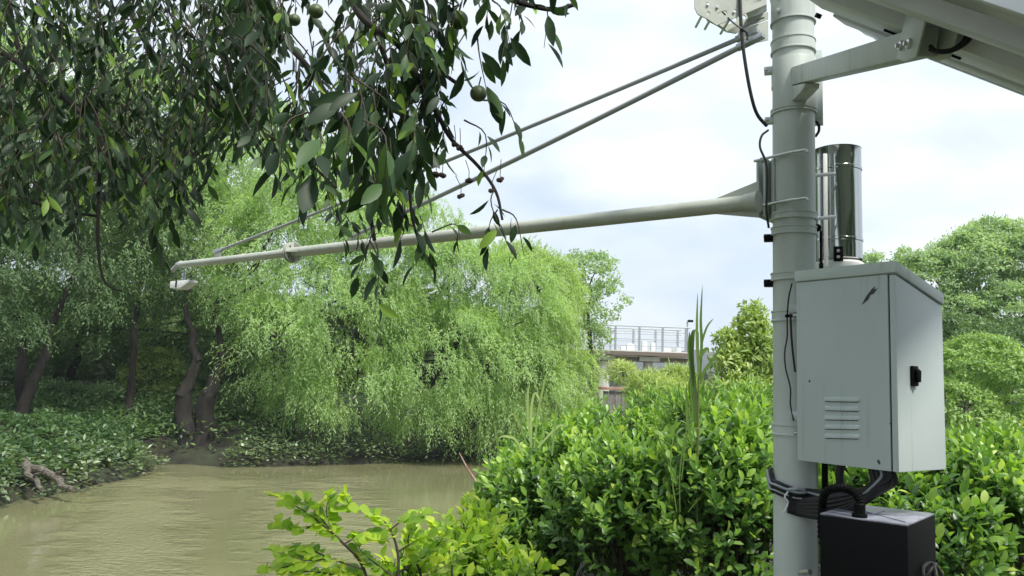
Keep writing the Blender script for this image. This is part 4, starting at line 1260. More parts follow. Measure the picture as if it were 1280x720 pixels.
# right hand trees
G = blobs_at([(1215, 330, 36, 1.6, 1.6, 1.4), (1165, 352, 36, 1.4, 1.4, 1.2), (1270, 325, 36, 1.5, 1.5, 1.5), (1200, 405, 35.5, 1.7, 1.6, 1.3), (1262, 395, 35, 1.6, 1.6, 1.4), (1130, 350, 37, .9, 1.0, .8), (1320, 350, 36, 2.2, 2, 2.2), (1095, 330, 38, .5, .6, .35), (1150, 400, 37, 1.6, 1.5, 1.4), (1238, 296, 36.5, 1.0, 1, .8), (1180, 318, 36.5, .6, .6, .5), (1135, 325, 37, .5, .5, .4)])
gR = at(1225, 500, 36)
tree('camphor_tree', (gR.x, gR.y, ground_z(gR.x, gR.y)), G, 'tall pale green tree with billowing clumps behind the control cabinet', None, 'camphor', M['camphor'], trunk_r=.3, n_limb=9,
     foliage_vft=clump_foliage(G, int(1150 * TQ), 70, .45, (.17, .08), .5))
bush('round_bush', at(1235, 560, 17), blobs_at([(1232, 492, 17, 1.2, 1.1, 1.15), (1300, 505, 17.5, 1.2, 1, 1.0), (1190, 520, 16.6, .7, .7, .7), (1250, 555, 16.5, 1.2, .9, .8)]),
     'dense rounded light green bush in front of the tall billowing tree', None, M['round'], 1100, 40, .15, (.085, .045), .85)
bush('broad_bush', at(1120, 560, 22), blobs_at([(1190, 440, 24, 1.6, 1.2, 1.0), (1110, 480, 24, 2.0, 1.2, 1.6), (1280, 440, 25, 2.0, 1.2, .9)]),
     'broad mid green bush between the round bush and the tall tree', None, M['dark'], 700, 40, .3, (.12, .06), .7)

# small tree and bushes between the pole and the platform
bush('young_tree', at(940, 560, 9.5), blobs_at([(938, 403, 9.5, .15, .15, .22), (942, 425, 9.5, .24, .22, .22), (945, 450, 9.5, .36, .3, .30), (915, 460, 9.4, .22, .25, .22), (965, 470, 9.6, .35, .3, .4), (905, 425, 9.4, .10, .1, .06), (930, 500, 9.4, .45, .4, .3)]),
     'young yellow green tree with an upright top rising beside the pole and the tall reed', None, M['yellow'], 460, 20, .085, (.085, .045), .3, tpl=ROUND_LOW, cat='tree')
bush('yellow_bush', at(810, 560, 11.5), blobs_at([(812, 488, 11.5, .28, .4, .22), (835, 505, 11.3, .42, .4, .28), (845, 480, 11.8, .3, .3, .2), (775, 466, 13.4, .22, .2, .14)]),
     'yellowish leafy bush in front of the concrete platform', None, M['yellow'], 330, 26, .12, (.11, .045), .35, tpl=LANCE_LOW)

# trees on the near bank behind the camera: the steel gauge mirrors them
K = [(5.5, -4.5, 4.6, 2.2, 2.0, 2.6), (8.5, -2.0, 4.4, 2.4, 2.0, 2.4), (2.5, -7.5, 4.6, 2.4, 2.2, 2.6)]
for k, (q, lb) in enumerate(zip(K, ('leafy tree on the near bank beyond the camera side of the solar panel', 'green tree on the near bank behind the battery box side', 'green tree on the near bank well behind the viewer'))):
    tree('bank_tree', (q[0], q[1], ground_z(q[0], q[1])), [q, (q[0] + .8, q[1] - .5, q[2] - 1.6, 1.6, 1.6, 1.4)], lb, 'trees on the near bank', 'tree', M['dark'], trunk_r=.14, n_limb=2, foliage_vft=clump_foliage([q, (q[0] + .8, q[1] - .5, q[2] - 1.6, 1.6, 1.6, 1.4)], 420, 30, .5, (.22, .12), .5))

# far woods that read as one mass
fw = []
for k in range(46):
    ang = -1.0 + 2.0 * k / 45 + random.uniform(-.01, .01)
    d_ = random.uniform(90, 150)
    x, y = math.sin(ang) * d_, math.cos(ang) * d_
    if .02 < x / y < .36:
        d_ = random.uniform(170, 300); x, y = math.sin(ang) * d_, math.cos(ang) * d_
        fw.append((x, y, ground_z(x, y) + 1.0, 9, 5, random.uniform(1.2, 2.4)))
    else:
        fw.append((x, y, ground_z(x, y) + 3, 7, 5, random.uniform(4, 7)))
for k in range(16):
    ang = -.95 + .062 * k; d_ = random.uniform(48, 66)
    fw.append((math.sin(ang) * d_, math.cos(ang) * d_, 3.2, 4.5, 3, random.uniform(3, 5)))
foliage('far_wood', clump_foliage(fw, 5200, 20, 1.3, (1.25, .8), .7), M['far'])
bpy.data.objects['far_wood']['label'] = 'distant dark green woods along the far riverbanks'


# ------------------------------------------------------------------ ground cover
def cover(name, n, xr_, yr_, keep, leaf, m_, h=.18, tpl=OVATE, label=None, up=.6):
    x = rng.uniform(*xr_, n); y = rng.uniform(*yr_, n)
    sd_ = river_sd(x, y)
    k = keep(x, y, sd_) & (rng.random(n) < .55 + .45 * wob(x * 1.7, y * 1.7, 1.1, 3))
    x, y, sd_ = x[k], y[k], sd_[k]
    z = height(x, y)
    hh = h * (.5 + .5 * (1 + wob(x, y, .9, 5))) * rng.random(len(x)) ** .7
    P = np.stack([x, y, np.maximum(z, .02) + hh], -1)
    D = rdir(len(x)); D[:, 2] = np.abs(D[:, 2]) * up
    Nn = np.array([0, 0, 1.0]) + rdir(len(x)) * .55
    t = np.clip(.45 + .3 * low_noise(P, 1.3) + rng.normal(0, .2, len(x)), 0, 1)
    o = foliage(name, scatter(tpl, P, D, Nn, leaf[0] * rng.uniform(.6, 1.3, len(x)), leaf[1] * rng.uniform(.6, 1.3, len(x)), t), m_)
    if label: o['label'] = label
    return o


cover('ground_cover', 120000, (-22, -6), (13, 33), lambda x, y, s: (s > .3) & (s < 9) & ~((x > -11.6) & (y > 24.6)), (.19, .085), M['cover'], .42, tpl=DIAM, label='thick green creeper covering the left bank')
cover('bank_edge_leaves', 24000, (-14, -6), (13, 30), lambda x, y, s: (s > -.40) & (s < 1.2) & (y < 24.4), (.15, .10), M['pale'], .5, tpl=DIAM, label='pale leaved plants trailing over the edge of the left bank')
cover('bank_edge_leaves', 45000, (-10, 3), (24, 36), lambda x, y, s: (s > -.40) & (s < .8) & (x > -8.8 + .6 * wob(x, y)), (.15, .10), M['pale'], .6, tpl=DIAM, label='pale leaved plants along the waterline below the willows')
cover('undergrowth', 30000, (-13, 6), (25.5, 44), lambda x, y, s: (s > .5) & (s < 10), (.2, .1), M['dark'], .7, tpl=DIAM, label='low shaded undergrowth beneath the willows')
cover('grass', 14000, (-3.4, 12), (-2, 20), lambda x, y, s: (s > .05) & (y < 15 + x), (.34, .012), M['grass'], .03, tpl=NARROW, up=2.2, label='rough grass on the near bank under the bushes')
cover('grass', 12000, (6, 45), (14, 60), lambda x, y, s: (s > .1) & (x > y * .33), (.55, .03), M['grass'], .05, tpl=NARROW, up=2.2, label='tall rough grass on the open ground beyond the cabinet')
cover('meadow_leaves', 26000, (6, 45), (14, 70), lambda x, y, s: (s > .1), (.28, .15), M['shrub'], .5, tpl=DIAM, label='green weeds on the open ground beyond the cabinet')

# driftwood
def log(px0, py0, px1, py1, Y, r_, label):
    a = at(px0, py0, Y); b2 = at(px1, py1, Y - .8)
    o = thing('driftwood_log', a, label, 'log', 'driftwood on the left bank')
    p = spline(wander(a, b2, 5, .05), 3); k = len(p)
    MB().tube(p, [r_ * (1 - .45 * i / (k - 1)) * random.uniform(.88, 1.12) for i in range(k)], 9).build('stem', M['wood'], o, angle=30)
    q = p[k // 2]
    MB().tube(wander(q, q + Vector((.35, -.2, .22)), 3, .1), [r_ * .4, r_ * .3, r_ * .22, r_ * .1], 6).build('stub', M['wood'], o)


log(28, 578, 92, 612, 18.6, .11, 'pale bleached log sloping into the brown water at the left bank')
log(30, 582, 52, 612, 18.2, .075, 'short reddish stump of wood below the pale sloping log')
a = at(590, 590, 10.5); b2 = at(578, 566, 10.5)
o = thing('dead_branch', a, 'bare pinkish dead branch tip sticking up over the water beside the glossy shrubs', 'branch')
MB().tube(spline([at(606, 640, 10.4), at(596, 605, 10.5), at(584, 585, 10.5), at(574, 566, 10.5)], 4), [.020 - .0012 * i for i in range(13)], 7).build('stem', M['cap'], o)


# ================================================================== NEAR SHRUBS
TPL_ME = {}


def tpl_mesh(key, tpl, ln, wd, material):
    k = (key, round(ln, 4), round(wd, 4))
    if k not in TPL_ME:
        v, f = tpl
        me = bpy.data.meshes.new('leaf_' + key)
        me.from_pydata([(x * ln, y * wd, z * ln) for x, y, z in v], [], [tuple(q) for q in f])
        smooth(me, 180); me.materials.append(material)
        TPL_ME[k] = me
    return TPL_ME[k]


def place_leaves(P, D, Nn, meshes, parent, name='leaf'):
    d, s, n = frames(D, Nn)
    inv = Matrix.Translation(-Vector(parent.location))
    for i in range(len(P)):
        o = bpy.data.objects.new(name, meshes[i % len(meshes)])
        C.objects.link(o)
        o.parent = parent; o.matrix_parent_inverse = inv
        mm = Matrix.Identity(4)
        for r_ in range(3):
            mm[r_][0] = d[i][r_]; mm[r_][1] = s[i][r_]; mm[r_][2] = n[i][r_]; mm[r_][3] = P[i][r_]
        o.matrix_basis = mm


def in_front(P, margin=0.0):
    Q = P - np.array(EYE)
    f_ = Q @ np.array(_f); x = 640 + FPX * (Q @ np.array(CR)) / np.maximum(f_, .01); y = 360 - FPX * (Q @ np.array(CU)) / np.maximum(f_, .01)
    return (f_ > .2) & (x > -margin) & (x < 1280 + margin) & (y > -margin) & (y < 720 + margin), x, y


def shrub(base, blobs, label, shoots, leaf=(.074, .036), singles=60, mats=('shrub', 'shrub1'), tpl=ROUND, per=9, group='glossy shrubs on the near bank', inner=.45, slen=.19, nm='glossy_shrub'):
    base = Vector(base)
    r_ = thing(nm, base, label, 'shrub', group)
    P, O = shell_points(blobs, shoots, inner, .45)
    P[:, 2] += .07 * low_noise(P, 5.5) + rng.normal(0, .025, len(P))
    keep = (P[:, 2] > height(P[:, 0], P[:, 1]) + .05) & (low_noise(P, 3.4) + .35 * (O[:, 2]) > rng.uniform(-.75, .05, len(P)))
    P, O = P[keep], O[keep]; n = len(P)
    ax = nrm(O * .7 + np.array([0, 0, .75]) + rdir(n) * .35)
    a0 = rng.random(n) * 6.28
    k = np.arange(per)
    L_ = slen * rng.uniform(.7, 1.3, n)
    pos = P[:, None] - ax[:, None] * (L_[:, None] * (1 - (k + 1) / per)[None])[..., None]
    e1 = nrm(np.cross(ax, np.array([.3, .5, .2]))); e2 = np.cross(ax, e1)
    ang = a0[:, None] + k[None] * 2.4
    rad = e1[:, None] * np.cos(ang)[..., None] + e2[:, None] * np.sin(ang)[..., None]
    open_ = .25 + .75 * (1 - (k / (per - 1)) ** 2)
    D = nrm(rad * open_[None, :, None] + ax[:, None] * .75 + rng.normal(0, .12, (n, per, 3)))
    Nn = nrm(ax[:, None] * 1.0 - rad * .6 + rng.normal(0, .15, (n, per, 3)) + 1e-3)
    pos = pos.reshape(-1, 3); D = D.reshape(-1, 3); Nn = Nn.reshape(-1, 3)
    age = np.tile(k / (per - 1), n)
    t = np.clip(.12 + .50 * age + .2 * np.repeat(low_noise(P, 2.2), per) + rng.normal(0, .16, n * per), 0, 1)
    ln = leaf[0] * rng.uniform(.7, 1.25, n * per); wd = leaf[1] / .34 * .5 * rng.uniform(.85, 1.15, n * per) * ln / leaf[0]
    vis, sx, sy = in_front(pos)
    dist = np.linalg.norm(pos - np.array(EYE), axis=1)
    score = np.where(vis, dist - .5 * age + rng.random(n * per) * .35, 99)
    pick = np.argsort(score)[:singles]
    mask = np.ones(n * per, bool); mask[pick] = False
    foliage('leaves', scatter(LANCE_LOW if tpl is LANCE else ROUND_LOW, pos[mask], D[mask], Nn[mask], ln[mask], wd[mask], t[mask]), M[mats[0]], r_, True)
    if singles:
        ms = [tpl_mesh('s', tpl, leaf[0] * s_, leaf[1] / .34 * .5 * s_, M[mats[1]]) for s_ in (.8, .95, 1.1, 1.2)]
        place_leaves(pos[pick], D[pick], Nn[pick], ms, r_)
    # shoots and stems
    mb = MB()
    sel = rng.permutation(n)[:min(n, 170)]
    for i in sel:
        tip = Vector(P[i]); dn = tip - Vector(ax[i]) * L_[i]
        mid_ = dn.lerp(base, .45) + Vector((random.uniform(-.06, .06), random.uniform(-.06, .06), .03))
        mb.tube(spline([tip, dn, mid_, base + Vector((random.uniform(-.15, .15), random.uniform(-.15, .15), -.05))], 2), [.0018, .0024, .003, .004, .005, .006, .008], 4, cap=False)
    mb.build('stem', M['twig'], r_, kind='stuff')
    return r_


def gat(px, py, Y):
    p = at(px, py, Y); return (p.x, p.y, ground_z(p.x, p.y))


shrub(gat(690, 600, 6.4), blobs_at([(690, 640, 6.3, .62, .55, .50), (650, 620, 6.8, .40, .4, .34), (640, 700, 6.0, .45, .4, .35)]), 'glossy shrub at the edge of the bushes, beside the brown water', 1300, singles=70)
shrub(gat(800, 600, 5.6), blobs_at([(790, 650, 5.6, .62, .5, .55), (735, 590, 6.4, .5, .45, .38)]), 'glossy shrub with dark hollows halfway between water and pole', 1200, singles=70)
shrub(gat(900, 600, 5.4), blobs_at([(900, 640, 5.2, .55, .45, .60), (935, 580, 5.6, .4, .4, .42)]), 'glossy green shrub growing right beside the pole', 1100, singles=60)
shrub(gat(780, 560, 7.8), blobs_at([(760, 565, 7.6, .75, .6, .45), (690, 575, 7.8, .55, .5, .36)]), 'sunlit leafy shrub crest behind the glossy shrubs near the water', 1100, leaf=(.065, .032), singles=30)
shrub(gat(900, 560, 7.4), blobs_at([(890, 545, 7.4, .62, .5, .45), (830, 535, 8.0, .5, .5, .38), (868, 530, 6.2, .30, .3, .26), (935, 520, 8, .4, .4, .35)]), 'leafy dark green shrub behind the tall reed', 1100, leaf=(.10, .034), singles=30, tpl=LANCE)
shrub(gat(1120, 600, 4.9), blobs_at([(1120, 640, 5.0, .50, .42, .50), (1060, 640, 5.2, .45, .4, .45)]), 'bright glossy shrub seen between the cabinet and the black box', 1000, singles=60)
shrub(gat(1225, 600, 4.8), blobs_at([(1225, 660, 4.8, .50, .42, .48), (1262, 620, 5.2, .42, .4, .46), (1165, 690, 4.6, .4, .4, .4)]), 'bright glossy shrub growing beyond the black box and coiled cable', 1200, singles=70)
shrub(gat(1200, 560, 7.6), blobs_at([(1230, 590, 7.4, .75, .6, .42), (1130, 575, 7.8, .7, .5, .5), (1290, 590, 7.4, .5, .5, .4)]), 'small leaved shrub behind the cabinet, below the round bush', 1200, leaf=(.06, .028), singles=20)
shrub(gat(600, 730, 4.2), blobs_at([(590, 700, 4.4, .22, .22, .16), (640, 715, 4.3, .25, .22, .15), (535, 712, 4.0, .22, .2, .13), (600, 655, 4.6, .16, .16, .13), (495, 728, 3.9, .18, .16, .08), (570, 685, 4.3, .18, .16, .12)]), 'young bright lime shrub low at the water side of the glossy shrubs', 300, leaf=(.062, .034), singles=90, mats=('lime', 'lime1'), per=7)

# ------------------------------------------------------------------ sapling reaching over the water
sb = Vector(gat(470, 760, 3.9))
sap = thing('sapling', sb, 'thin sapling with bright lime leaves reaching up before the brown water', 'sapling')
stems_ = [
    [(478, 800, 3.5), (455, 712, 3.45), (430, 680, 3.4), (402, 655, 3.4), (372, 634, 3.4), (345, 620, 3.4)],
    [(430, 680, 3.4), (415, 665, 3.42), (408, 640, 3.45), (412, 620, 3.45)],
    [(497, 790, 3.5), (498, 715, 3.5), (497, 690, 3.5), (488, 662, 3.5), (470, 645, 3.5), (440, 634, 3.5), (432, 622, 3.5)],
    [(488, 662, 3.5), (505, 650, 3.52), (530, 643, 3.55)],
    [(455, 712, 3.45), (415, 700, 3.4), (380, 700, 3.35), (345, 690, 3.3)],
    [(497, 690, 3.5), (520, 676, 3.5), (536, 668, 3.5)],
    [(402, 655, 3.4), (375, 660, 3.4), (350, 655, 3.4)],
    [(415, 665, 3.42), (395, 640, 3.4), (378, 622, 3.4)],
    [(440, 634, 3.5), (420, 640, 3.5), (405, 655, 3.5)],
    [(498, 715, 3.5), (525, 700, 3.5), (548, 680, 3.5), (560, 662, 3.5)],
    [(498, 725, 3.5), (470, 705, 3.5), (452, 690, 3.5), (445, 672, 3.5)],
    [(470, 735, 3.5), (455, 725, 3.5), (440, 715, 3.5), (420, 712, 3.5)],
    [(530, 760, 3.6), (525, 715, 3.6), (515, 695, 3.6), (510, 675, 3.6), (515, 660, 3.6)],
    [(430, 680, 3.4), (445, 672, 3.45), (462, 668, 3.45), (475, 672, 3.45)],
    [(560, 780, 3.8), (565, 715, 3.8), (560, 685, 3.8), (548, 665, 3.8), (540, 655, 3.8)],
    [(505, 740, 3.6), (535, 720, 3.6), (560, 705, 3.6), (580, 690, 3.6)],
    [(415, 700, 3.4), (395, 690, 3.4), (372, 684, 3.4)],
    [(380, 700, 3.35), (360, 708, 3.3), (335, 712, 3.3)],
    [(500, 790, 3.6), (470, 735, 3.5), (430, 722, 3.4), (395, 715, 3.35), (360, 715, 3.3)],
]
LP, LD, LN = [], [], []

for st in stems_:
    pts = spline([at(*q) for q in st], 5)
    k = len(pts)
    MB().tube(pts, [.0075 * (1 - .75 * i / (k - 1)) * (.6 if st[0][1] < 750 else 1) for i in range(k)], 7).build('branch', M['twig'], sap)
    s0 = 3 if st[0][1] < 750 else k // 2 - 2
    for i in range(max(s0, 2), k, 1):
        t_ = (pts[i] - pts[i - 1]).normalized()
        for sg in (1, -1):
            side = t_.cross(UP).normalized() * sg
            d_ = (side * 1.0 + t_ * .55 + UP * random.uniform(-.25, .5) + Vector((random.uniform(-.3, .3), random.uniform(-.3, .3), 0))).normalized()
            pos = pts[i] + d_ * .008
            LP.append(pos); LD.append(d_); LN.append(UP + Vector((random.uniform(-.5, .5), random.uniform(-1.6, -.3), 0)))
    LP.append(pts[-1]); LD.append((pts[-1] - pts[-2]).normalized()); LN.append(UP)
ms = [tpl_mesh('sap', ROUND, l_, l_ * 1.0, M['lime1']) for l_ in (.038, .05, .062, .072)]
place_leaves(np.array(LP), np.array(LD), np.array(LN), ms, sap)

# ------------------------------------------------------------------ reed and grass blades
def blade_mesh(pts, w, normal, nm, parent, material, fold=.25):
    """long blade: midrib curve with two folded halves"""
    pts = [Vector(p) for p in pts]; k = len(pts); vs = []; fs = []
    for i, p in enumerate(pts):
        t_ = (pts[min(i + 1, k - 1)] - pts[max(i - 1, 0)]).normalized()
        s_ = t_.cross(Vector(normal)).normalized(); n_ = s_.cross(t_)
        x = i / (k - 1); ww = w * (math.sin(PI * min(1, .16 + .84 * x)) ** .7 if x < 1 else .0) + .0004
        vs += [p + s_ * ww + n_ * ww * fold, p, p - s_ * ww + n_ * ww * fold]
    for i in range(k - 1):
        b_ = i * 3; fs += [(b_, b_ + 1, b_ + 4, b_ + 3), (b_ + 1, b_ + 2, b_ + 5, b_ + 4)]
    return MB().add(vs, fs).build(nm, material, parent, angle=180)


rx = Vector(gat(873, 540, 5.0))
reed = thing('tall_reed', rx, 'tall reed with long upright blades standing before the platform', 'reed')
st = spline([rx, at(872, 560, 5.0), at(873, 480, 5.0), at(873, 440, 5.0), at(873, 415, 5.0)], 4)
MB().tube(st, [.009 - .0004 * i for i in range(len(st))], 8).build('stem', M['greentwig'], reed)
for pts, w in ([(873, 470), (871, 430), (871, 400), (872, 366)], .013), ([(875, 475), (877, 430), (876, 400), (878, 356)], .012), ([(868, 500), (864, 460), (861, 435), (862, 414)], .022), \
        ([(870, 530), (868, 490), (864, 450), (866, 418), (870, 412)], .024), ([(875, 480), (880, 465), (892, 448), (906, 425)], .015), ([(875, 445), (878, 425), (884, 408), (892, 398)], .010), \
        ([(874, 450), (879, 440), (884, 436), (886, 441)], .016), ([(872, 540), (867, 510), (863, 485), (862, 470)], .026), ([(866, 560), (860, 530), (858, 500), (858, 480)], .012):
    Y_ = 5.0 + random.uniform(-.06, .06)
    blade_mesh(spline([at(x, y, Y_) for x, y in pts], 5), w * .72, (random.uniform(-.4, .4), -1, .1), 'blade', reed, M['reed1'])

gt = Vector(gat(665, 600, 6.6))
gc = thing('grass_tuft', gt, 'tuft of long arching pale grass blades rising above the glossy shrubs', 'grass tuft', 'long grass in the shrubs')
gl = [[(664, 560), (660, 520), (660, 490), (662, 482)], [(664, 560), (664, 515), (668, 492), (674, 500), (677, 524)], [(660, 560), (652, 535), (645, 520), (638, 519), (628, 536)],
      [(668, 560), (672, 520), (680, 480), (684, 462)], [(655, 570), (645, 550), (632, 545), (622, 548)], [(672, 560), (690, 540), (700, 532), (707, 531)], [(690, 570), (694, 530), (696, 500)]]
for q in gl: blade_mesh(spline([at(x, y, 5.9) for x, y in q], 5), .0085, (random.uniform(-.5, .5), -1, .2), 'blade', gc, M['blade1'])
gt2 = Vector(gat(850, 620, 5.3))
gc2 = thing('grass_tuft', gt2, 'loose long grass blades arching through the shrubs under the tall reed', 'grass tuft', 'long grass in the shrubs')
for q in [[(850, 640), (850, 590), (858, 545), (878, 535), (910, 552), (925, 590)], [(846, 640), (838, 580), (843, 540), (848, 500)], [(860, 640), (900, 590), (925, 575), (940, 600)], [(845, 600), (828, 560), (820, 545), (812, 560)],
          [(852, 600), (856, 560), (860, 520), (862, 500)]]:
    blade_mesh(spline([at(x, y, 4.9) for x, y in q], 5), .0042, (random.uniform(-.5, .5), -1, .2), 'blade', gc2, M['reed1'])

# ================================================================== OVERHANGING TREE
ob = Vector((-2.0, -.6, ground_z(-2.0, -.6)))
ov = thing('overhanging_tree', ob, 'dark leafy tree with round green fruit hanging over the top of the boom', 'tree')
MB().tube(spline([ob - UP * .3, ob + Vector((.1, .1, 1.3)), ob + Vector((.05, .4, 2.7)), ob + Vector((.3, .8, 4.0))], 5), [.22 - .006 * i for i in range(16)], 12).build('trunk', M['bark'], ov)
hub = ob + Vector((.3, .8, 4.0))
brs = [
    [(425, -60, 2.9), (445, 10, 2.7), (478, 42, 2.65), (520, 68, 2.6), (548, 88, 2.55), (575, 107, 2.5)],
    [(505, 55, 2.62), (528, 110, 2.55), (548, 145, 2.5), (565, 175, 2.5), (598, 208, 2.5), (620, 240, 2.5), (628, 275, 2.5)],
    [(-40, 40, 3.4), (40, 90, 3.4), (110, 150, 3.4), (170, 210, 3.4), (200, 262, 3.4)],
    [(140, -60, 3.9), (175, 40, 3.8), (230, 110, 3.7), (300, 150, 3.6), (370, 190, 3.5), (420, 235, 3.4)],
    [(300, -60, 3.1), (330, 20, 3.0), (390, 90, 2.9), (430, 160, 2.8), (455, 230, 2.7), (468, 300, 2.6)],
    [(560, -60, 2.4), (600, -20, 2.4), (640, 0, 2.4), (690, 12, 2.4), (720, 5, 2.4)],
    [(0, -60, 4.2), (30, 80, 4.2), (90, 130, 4.2), (150, 130, 4.1), (240, 200, 4.0)],
    [(-60, 200, 3.6), (0, 230, 3.6), (60, 260, 3.6), (120, 270, 3.6)],
    [(470, 40, 2.7), (500, 130, 2.8), (510, 200, 2.8), (515, 270, 2.8), (530, 320, 2.8)],
]
bpts = []
for q in brs:
    pts = spline([at(*c) for c in q], 5)
    if q[0][1] < 0 or q[0][0] < 0:
        pts = spline([hub, hub.lerp(pts[0], .5) + UP * .35, pts[0]], 4)[:-1] + pts
        r0 = .030
    else:
        r0 = .010
    k = len(pts)
    MB().tube(pts, [r0 * .22 + r0 * .78 * (1 - i / (k - 1)) ** 2.2 if r0 > .02 else r0 * (1 - .6 * i / (k - 1)) for i in range(k)], 8).build('branch', M['bark'], ov)
    bpts += pts[len(pts) // 3:]
MB().tube(spline([at(118, 120, 3.5), at(125, 190, 3.5), at(123, 250, 3.5), at(123, 310, 3.5), at(128, 345, 3.5), at(137, 358, 3.5), at(152, 364, 3.5)], 5), [.010 - .0002 * i for i in range(31)], 7).build('branch', M['bark'], ov)
# silhouette of the hanging foliage, as (photo column, lowest row) for each stretch of the crown
SX = [-80, 0, 60, 130, 190, 235, 262, 330, 350, 400, 440, 470, 500, 535, 560, 590, 625, 660, 690, 735, 770]
SY = [340, 320, 315, 285, 300, 290, 215, 205, 255, 262, 330, 355, 300, 255, 215, 170, 120, 70, 45, 15, -20]
BP = np.array([tuple(p) for p in bpts])
tw_all = MB()
leafP, leafD, leafN, leafL = [], [], [], []


def twig(tip, start, n_leaf, ln, spread=.5):
    tip = Vector(tip); start = Vector(start)
    mid_ = start.lerp(tip, .5) + Vector((random.uniform(-.04, .04), random.uniform(-.04, .04), .04))
    pts = spline([start, mid_, tip], 4)
    tw_all.tube(pts, [.0032 - .00028 * i for i in range(len(pts))], 4, cap=False)
    for i in range(n_leaf):
        x = (.25 + .75 * (i + .5) / n_leaf) * (len(pts) - 1)
        j = min(int(x), len(pts) - 2); p = pts[j].lerp(pts[j + 1], x - j)
        t_ = (pts[j + 1] - pts[j]).normalized()
        a = random.uniform(0, 2 * PI)
        sd_ = Vector((math.cos(a), math.sin(a), 0))
        d_ = (t_ * .45 + sd_ * spread * random.uniform(.5, 2.2) + Vector((0, 0, -.5)) + Vector((random.uniform(-.2, .2), random.uniform(-.2, .2), random.uniform(-.25, .3)))).normalized()
        leafP.append(p + d_ * .012); leafD.append(d_); leafN.append(Vector((random.uniform(-1, 1), random.uniform(-1, .6), random.uniform(.1, 1))))
        leafL.append(ln * random.uniform(.7, 1.2))


NT = 1500
for _ in range(NT):
    px = random.choice((random.uniform(-80, 340), random.uniform(-80, 330), random.uniform(-80, 700), random.uniform(300, 560)))
    ymax = float(np.interp(px, SX, SY))
    py = -90 + (ymax + 90 - random.random() ** 2 * 40) * random.random() ** .75
    if px > 330 and random.random() < .62: continue
    Y_ = random.uniform(2.9, 5.2) if px < 320 else random.uniform(2.2, 4.2)
    if px > 520: Y_ = random.uniform(2.2, 3.0)
    tip = at(px, py, Y_)
    up_ = random.uniform(.20, .42)
    start = tip + Vector((random.uniform(-.22, .12), random.uniform(-.15, .25), up_))
    twig(tip, start, random.randint(5, 10), .072 if px < 320 else .080)
# the twigs that stand out against the sky and the willow
hero = [((640, 318, 2.5), (618, 235, 2.5), 7, .075), ((610, 330, 2.5), (622, 262, 2.5), 5, .075), ((655, 320, 2.5), (628, 262, 2.5), 4, .07),
        ((470, 385, 2.5), (462, 300, 2.6), 7, .085), ((445, 350, 2.5), (466, 285, 2.6), 5, .085), ((540, 330, 2.8), (525, 270, 2.8), 6, .085), ((500, 300, 2.7), (480, 235, 2.7), 6, .09),
        ((350, 215, 1.95), (385, 140, 2.0), 5, .105), ((385, 240, 1.9), (400, 165, 1.95), 5, .108), ((430, 215, 2.1), (425, 140, 2.1), 5, .10), ((480, 235, 2.0), (455, 150, 2.1), 7, .115),
        ((475, 250, 2.1), (470, 175, 2.1), 5, .115), ((530, 240, 2.5), (505, 190, 2.5), 5, .09), ((650, 175, 2.5), (600, 125, 2.5), 4, .075), ((605, 215, 2.5), (580, 150, 2.5), 5, .07),
        ((560, 190, 2.5), (560, 120, 2.5), 4, .07), ((612, 130, 2.4), (596, 40, 2.4), 5, .10), ((680, 60, 2.4), (665, 5, 2.4), 4, .09), ((718, 10, 2.3), (700, -30, 2.3), 3, .09),
        ((640, 70, 2.4), (615, 0, 2.4), 5, .09), ((560, 60, 2.4), (545, 0, 2.4), 6, .10), ((585, 90, 2.4), (565, 30, 2.4), 5, .10), ((520, 335, 2.8), (512, 280, 2.8), 4, .08),
        ((575, 300, 2.7), (540, 290, 2.8), 4, .07), ((215, 290, 3.4), (200, 230, 3.4), 8, .10), ((205, 330, 3.5), (195, 270, 3.5), 7, .10), ((240, 250, 3.4), (225, 190, 3.4), 7, .09)]
for _ in range(26):
    x_ = random.uniform(425, 545); y_ = random.uniform(60, 150 + (560 - x_) * 1.25)
    hero.append(((x_, y_, random.uniform(2.0, 2.7)), (x_ - random.uniform(-10, 25), y_ - random.uniform(60, 85), 2.5), random.randint(5, 8), random.uniform(.09, .12)))
nh0 = len(leafP)
for tp, s0, n_, l_ in hero: twig(at(*tp), at(*s0), n_, l_, .42)
tw_all.build('twig', M['twig'], ov, kind='stuff')
P = np.array([tuple(p) for p in leafP]); D = np.array([tuple(p) for p in leafD]); Nn = np.array([tuple(p) for p in leafN]); Ls = np.array(leafL)
vis, sx, sy = in_front(P)
app = Ls / np.linalg.norm(P - np.array(EYE), axis=1)
app[nh0:] *= 1.6
score = np.where(vis, app, 0)
pick = np.argsort(-score)[:290]
mask = np.ones(len(P), bool); mask[pick] = False
foliage('leaves', scatter(LANCE, P[mask], D[mask], Nn[mask], Ls[mask], Ls[mask] * rng.uniform(.85, 1.15, mask.sum())), M['canopy'], ov, True)
for b_, i in [(0, pick)]:
    d, s, n = frames(D[i], Nn[i])
    qs = np.round(Ls[i] / .012) * .012
    inv = Matrix.Translation(-ob)
    for j in range(len(i)):
        l_ = float(qs[j]); me = tpl_mesh('can', LANCE, l_, l_ * (.95 if j % 3 else 1.15), M['canopy1'])
        o = bpy.data.objects.new('leaf', me); C.objects.link(o); o.parent = ov; o.matrix_parent_inverse = inv
        mm = Matrix.Identity(4)
        for r_ in range(3): mm[r_][0] = d[j][r_]; mm[r_][1] = s[j][r_]; mm[r_][2] = n[j][r_]; mm[r_][3] = P[i[j]][r_]
        o.matrix_basis = mm
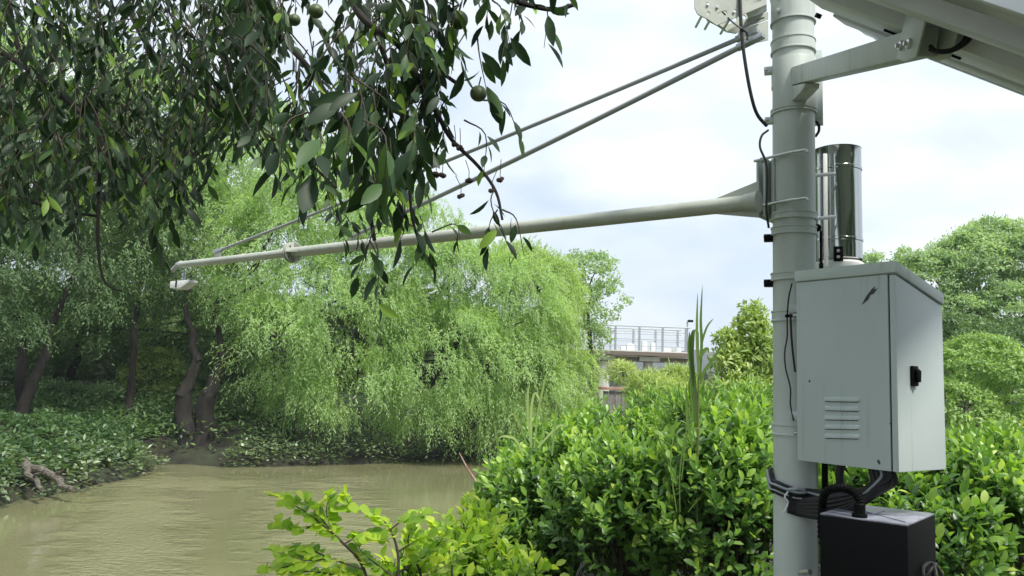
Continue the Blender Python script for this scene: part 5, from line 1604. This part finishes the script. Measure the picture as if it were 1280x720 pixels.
# unseen crown above the frame, added to darken the leaves below and block sky
ub = [(-2.2, 1.2, 6.6, 2.0, 2.0, 1.0), (-3.6, 3.5, 7.4, 2.0, 2.0, .9), (-4.0, .2, 6.4, 1.8, 2.0, 1.2), (-1.6, -1.0, 6.6, 1.8, 1.6, 1.1)]
foliage('unseen_upper_leaves', clump_foliage(ub, 330, 22, .35, (.10, .036), .5, tpl=DIAM), M['canopy'], ov)
mb = MB()
for q in ub: mb.tube(spline(wander(hub, q[:3], 4, .08), 2), [.07 - .006 * i for i in range(9)], 7)
mb.build('unseen_upper_branch', M['bark'], ov, kind='stuff')
# fruit
fr_me = {}
for px, py, Y_, r_ in [(598, 117, 2.45, .0265), (520, 19, 2.5, .030), (573, 25, 2.45, .031), (515, 58, 2.6, .028), (511, 88, 2.5, .026), (395, 14, 2.8, .027), (423, 47, 2.9, .025), (368, 25, 3.0, .024), (524, 160, 2.7, .017), (340, 12, 3.1, .02)]:
    c = at(px, py, Y_)
    f_ = MB().lathe(c, [(r_ * math.sin(PI * i / 12) * (1.0 if i else .01) + .0004, -r_ * .96 * math.cos(PI * i / 12)) for i in range(13)], 20).build('fruit', M['fruit'], ov, angle=180)
    k_ = MB().tube([c + UP * r_ * .93, c + UP * (r_ * .93 + .03) + Vector((.006, 0, 0))], .0022, 6).build('fruit_stalk', M['twig'], f_)
for px, py, Y_ in [(545, 218, 2.5), (553, 219, 2.5), (586, 225, 2.5), (625, 224, 2.5), (519, 125, 2.6), (527, 95, 2.55), (470, 156, 2.7), (569, 181, 2.5), (576, 245, 2.5), (615, 238, 2.5), (575, 185, 2.48)]:
    c = at(px, py, Y_); rr_ = .012
    mb = MB()
    for j in range(5):
        dd = Vector((math.cos(j * 1.26), math.sin(j * 1.26), random.uniform(-.6, .5))) * .006
        mb.lathe(c + dd, [(.0003, -rr_ * .7), (rr_ * .6, -rr_ * .3), (rr_ * .62, rr_ * .25), (.0003, rr_ * .6)], 6)
    mb.tube([c, c + UP * .03, c + UP * .065 + Vector((random.uniform(-.03, .02), 0, 0))], .0012, 4)
    mb.build('dried_fruit', M['dryfruit'], ov)


# ------------------------------------------------------------------ air
hz = bpy.data.materials.new('river_haze'); hz.use_nodes = True
hz.node_tree.nodes.clear()
ho = nd(hz, 'ShaderNodeOutputMaterial'); hv = nd(hz, 'ShaderNodeVolumePrincipled')
hv.inputs['Color'].default_value = (0.80, 0.88, 1.0, 1); hv.inputs['Density'].default_value = 0.0006; hv.inputs['Anisotropy'].default_value = 0.2
hz.node_tree.links.new(hv.outputs[0], ho.inputs['Volume'])
ztop = float(ZZ.max()) + 6
hb = MB().box((0, 0, (ztop - 4) / 2), (1, 0, 0), (0, 1, 0), UP, float(XX.max()) + 30, float(YY.max()) + 30, (ztop + 4) / 2).build('haze', hz)
hb['kind'] = 'stuff'
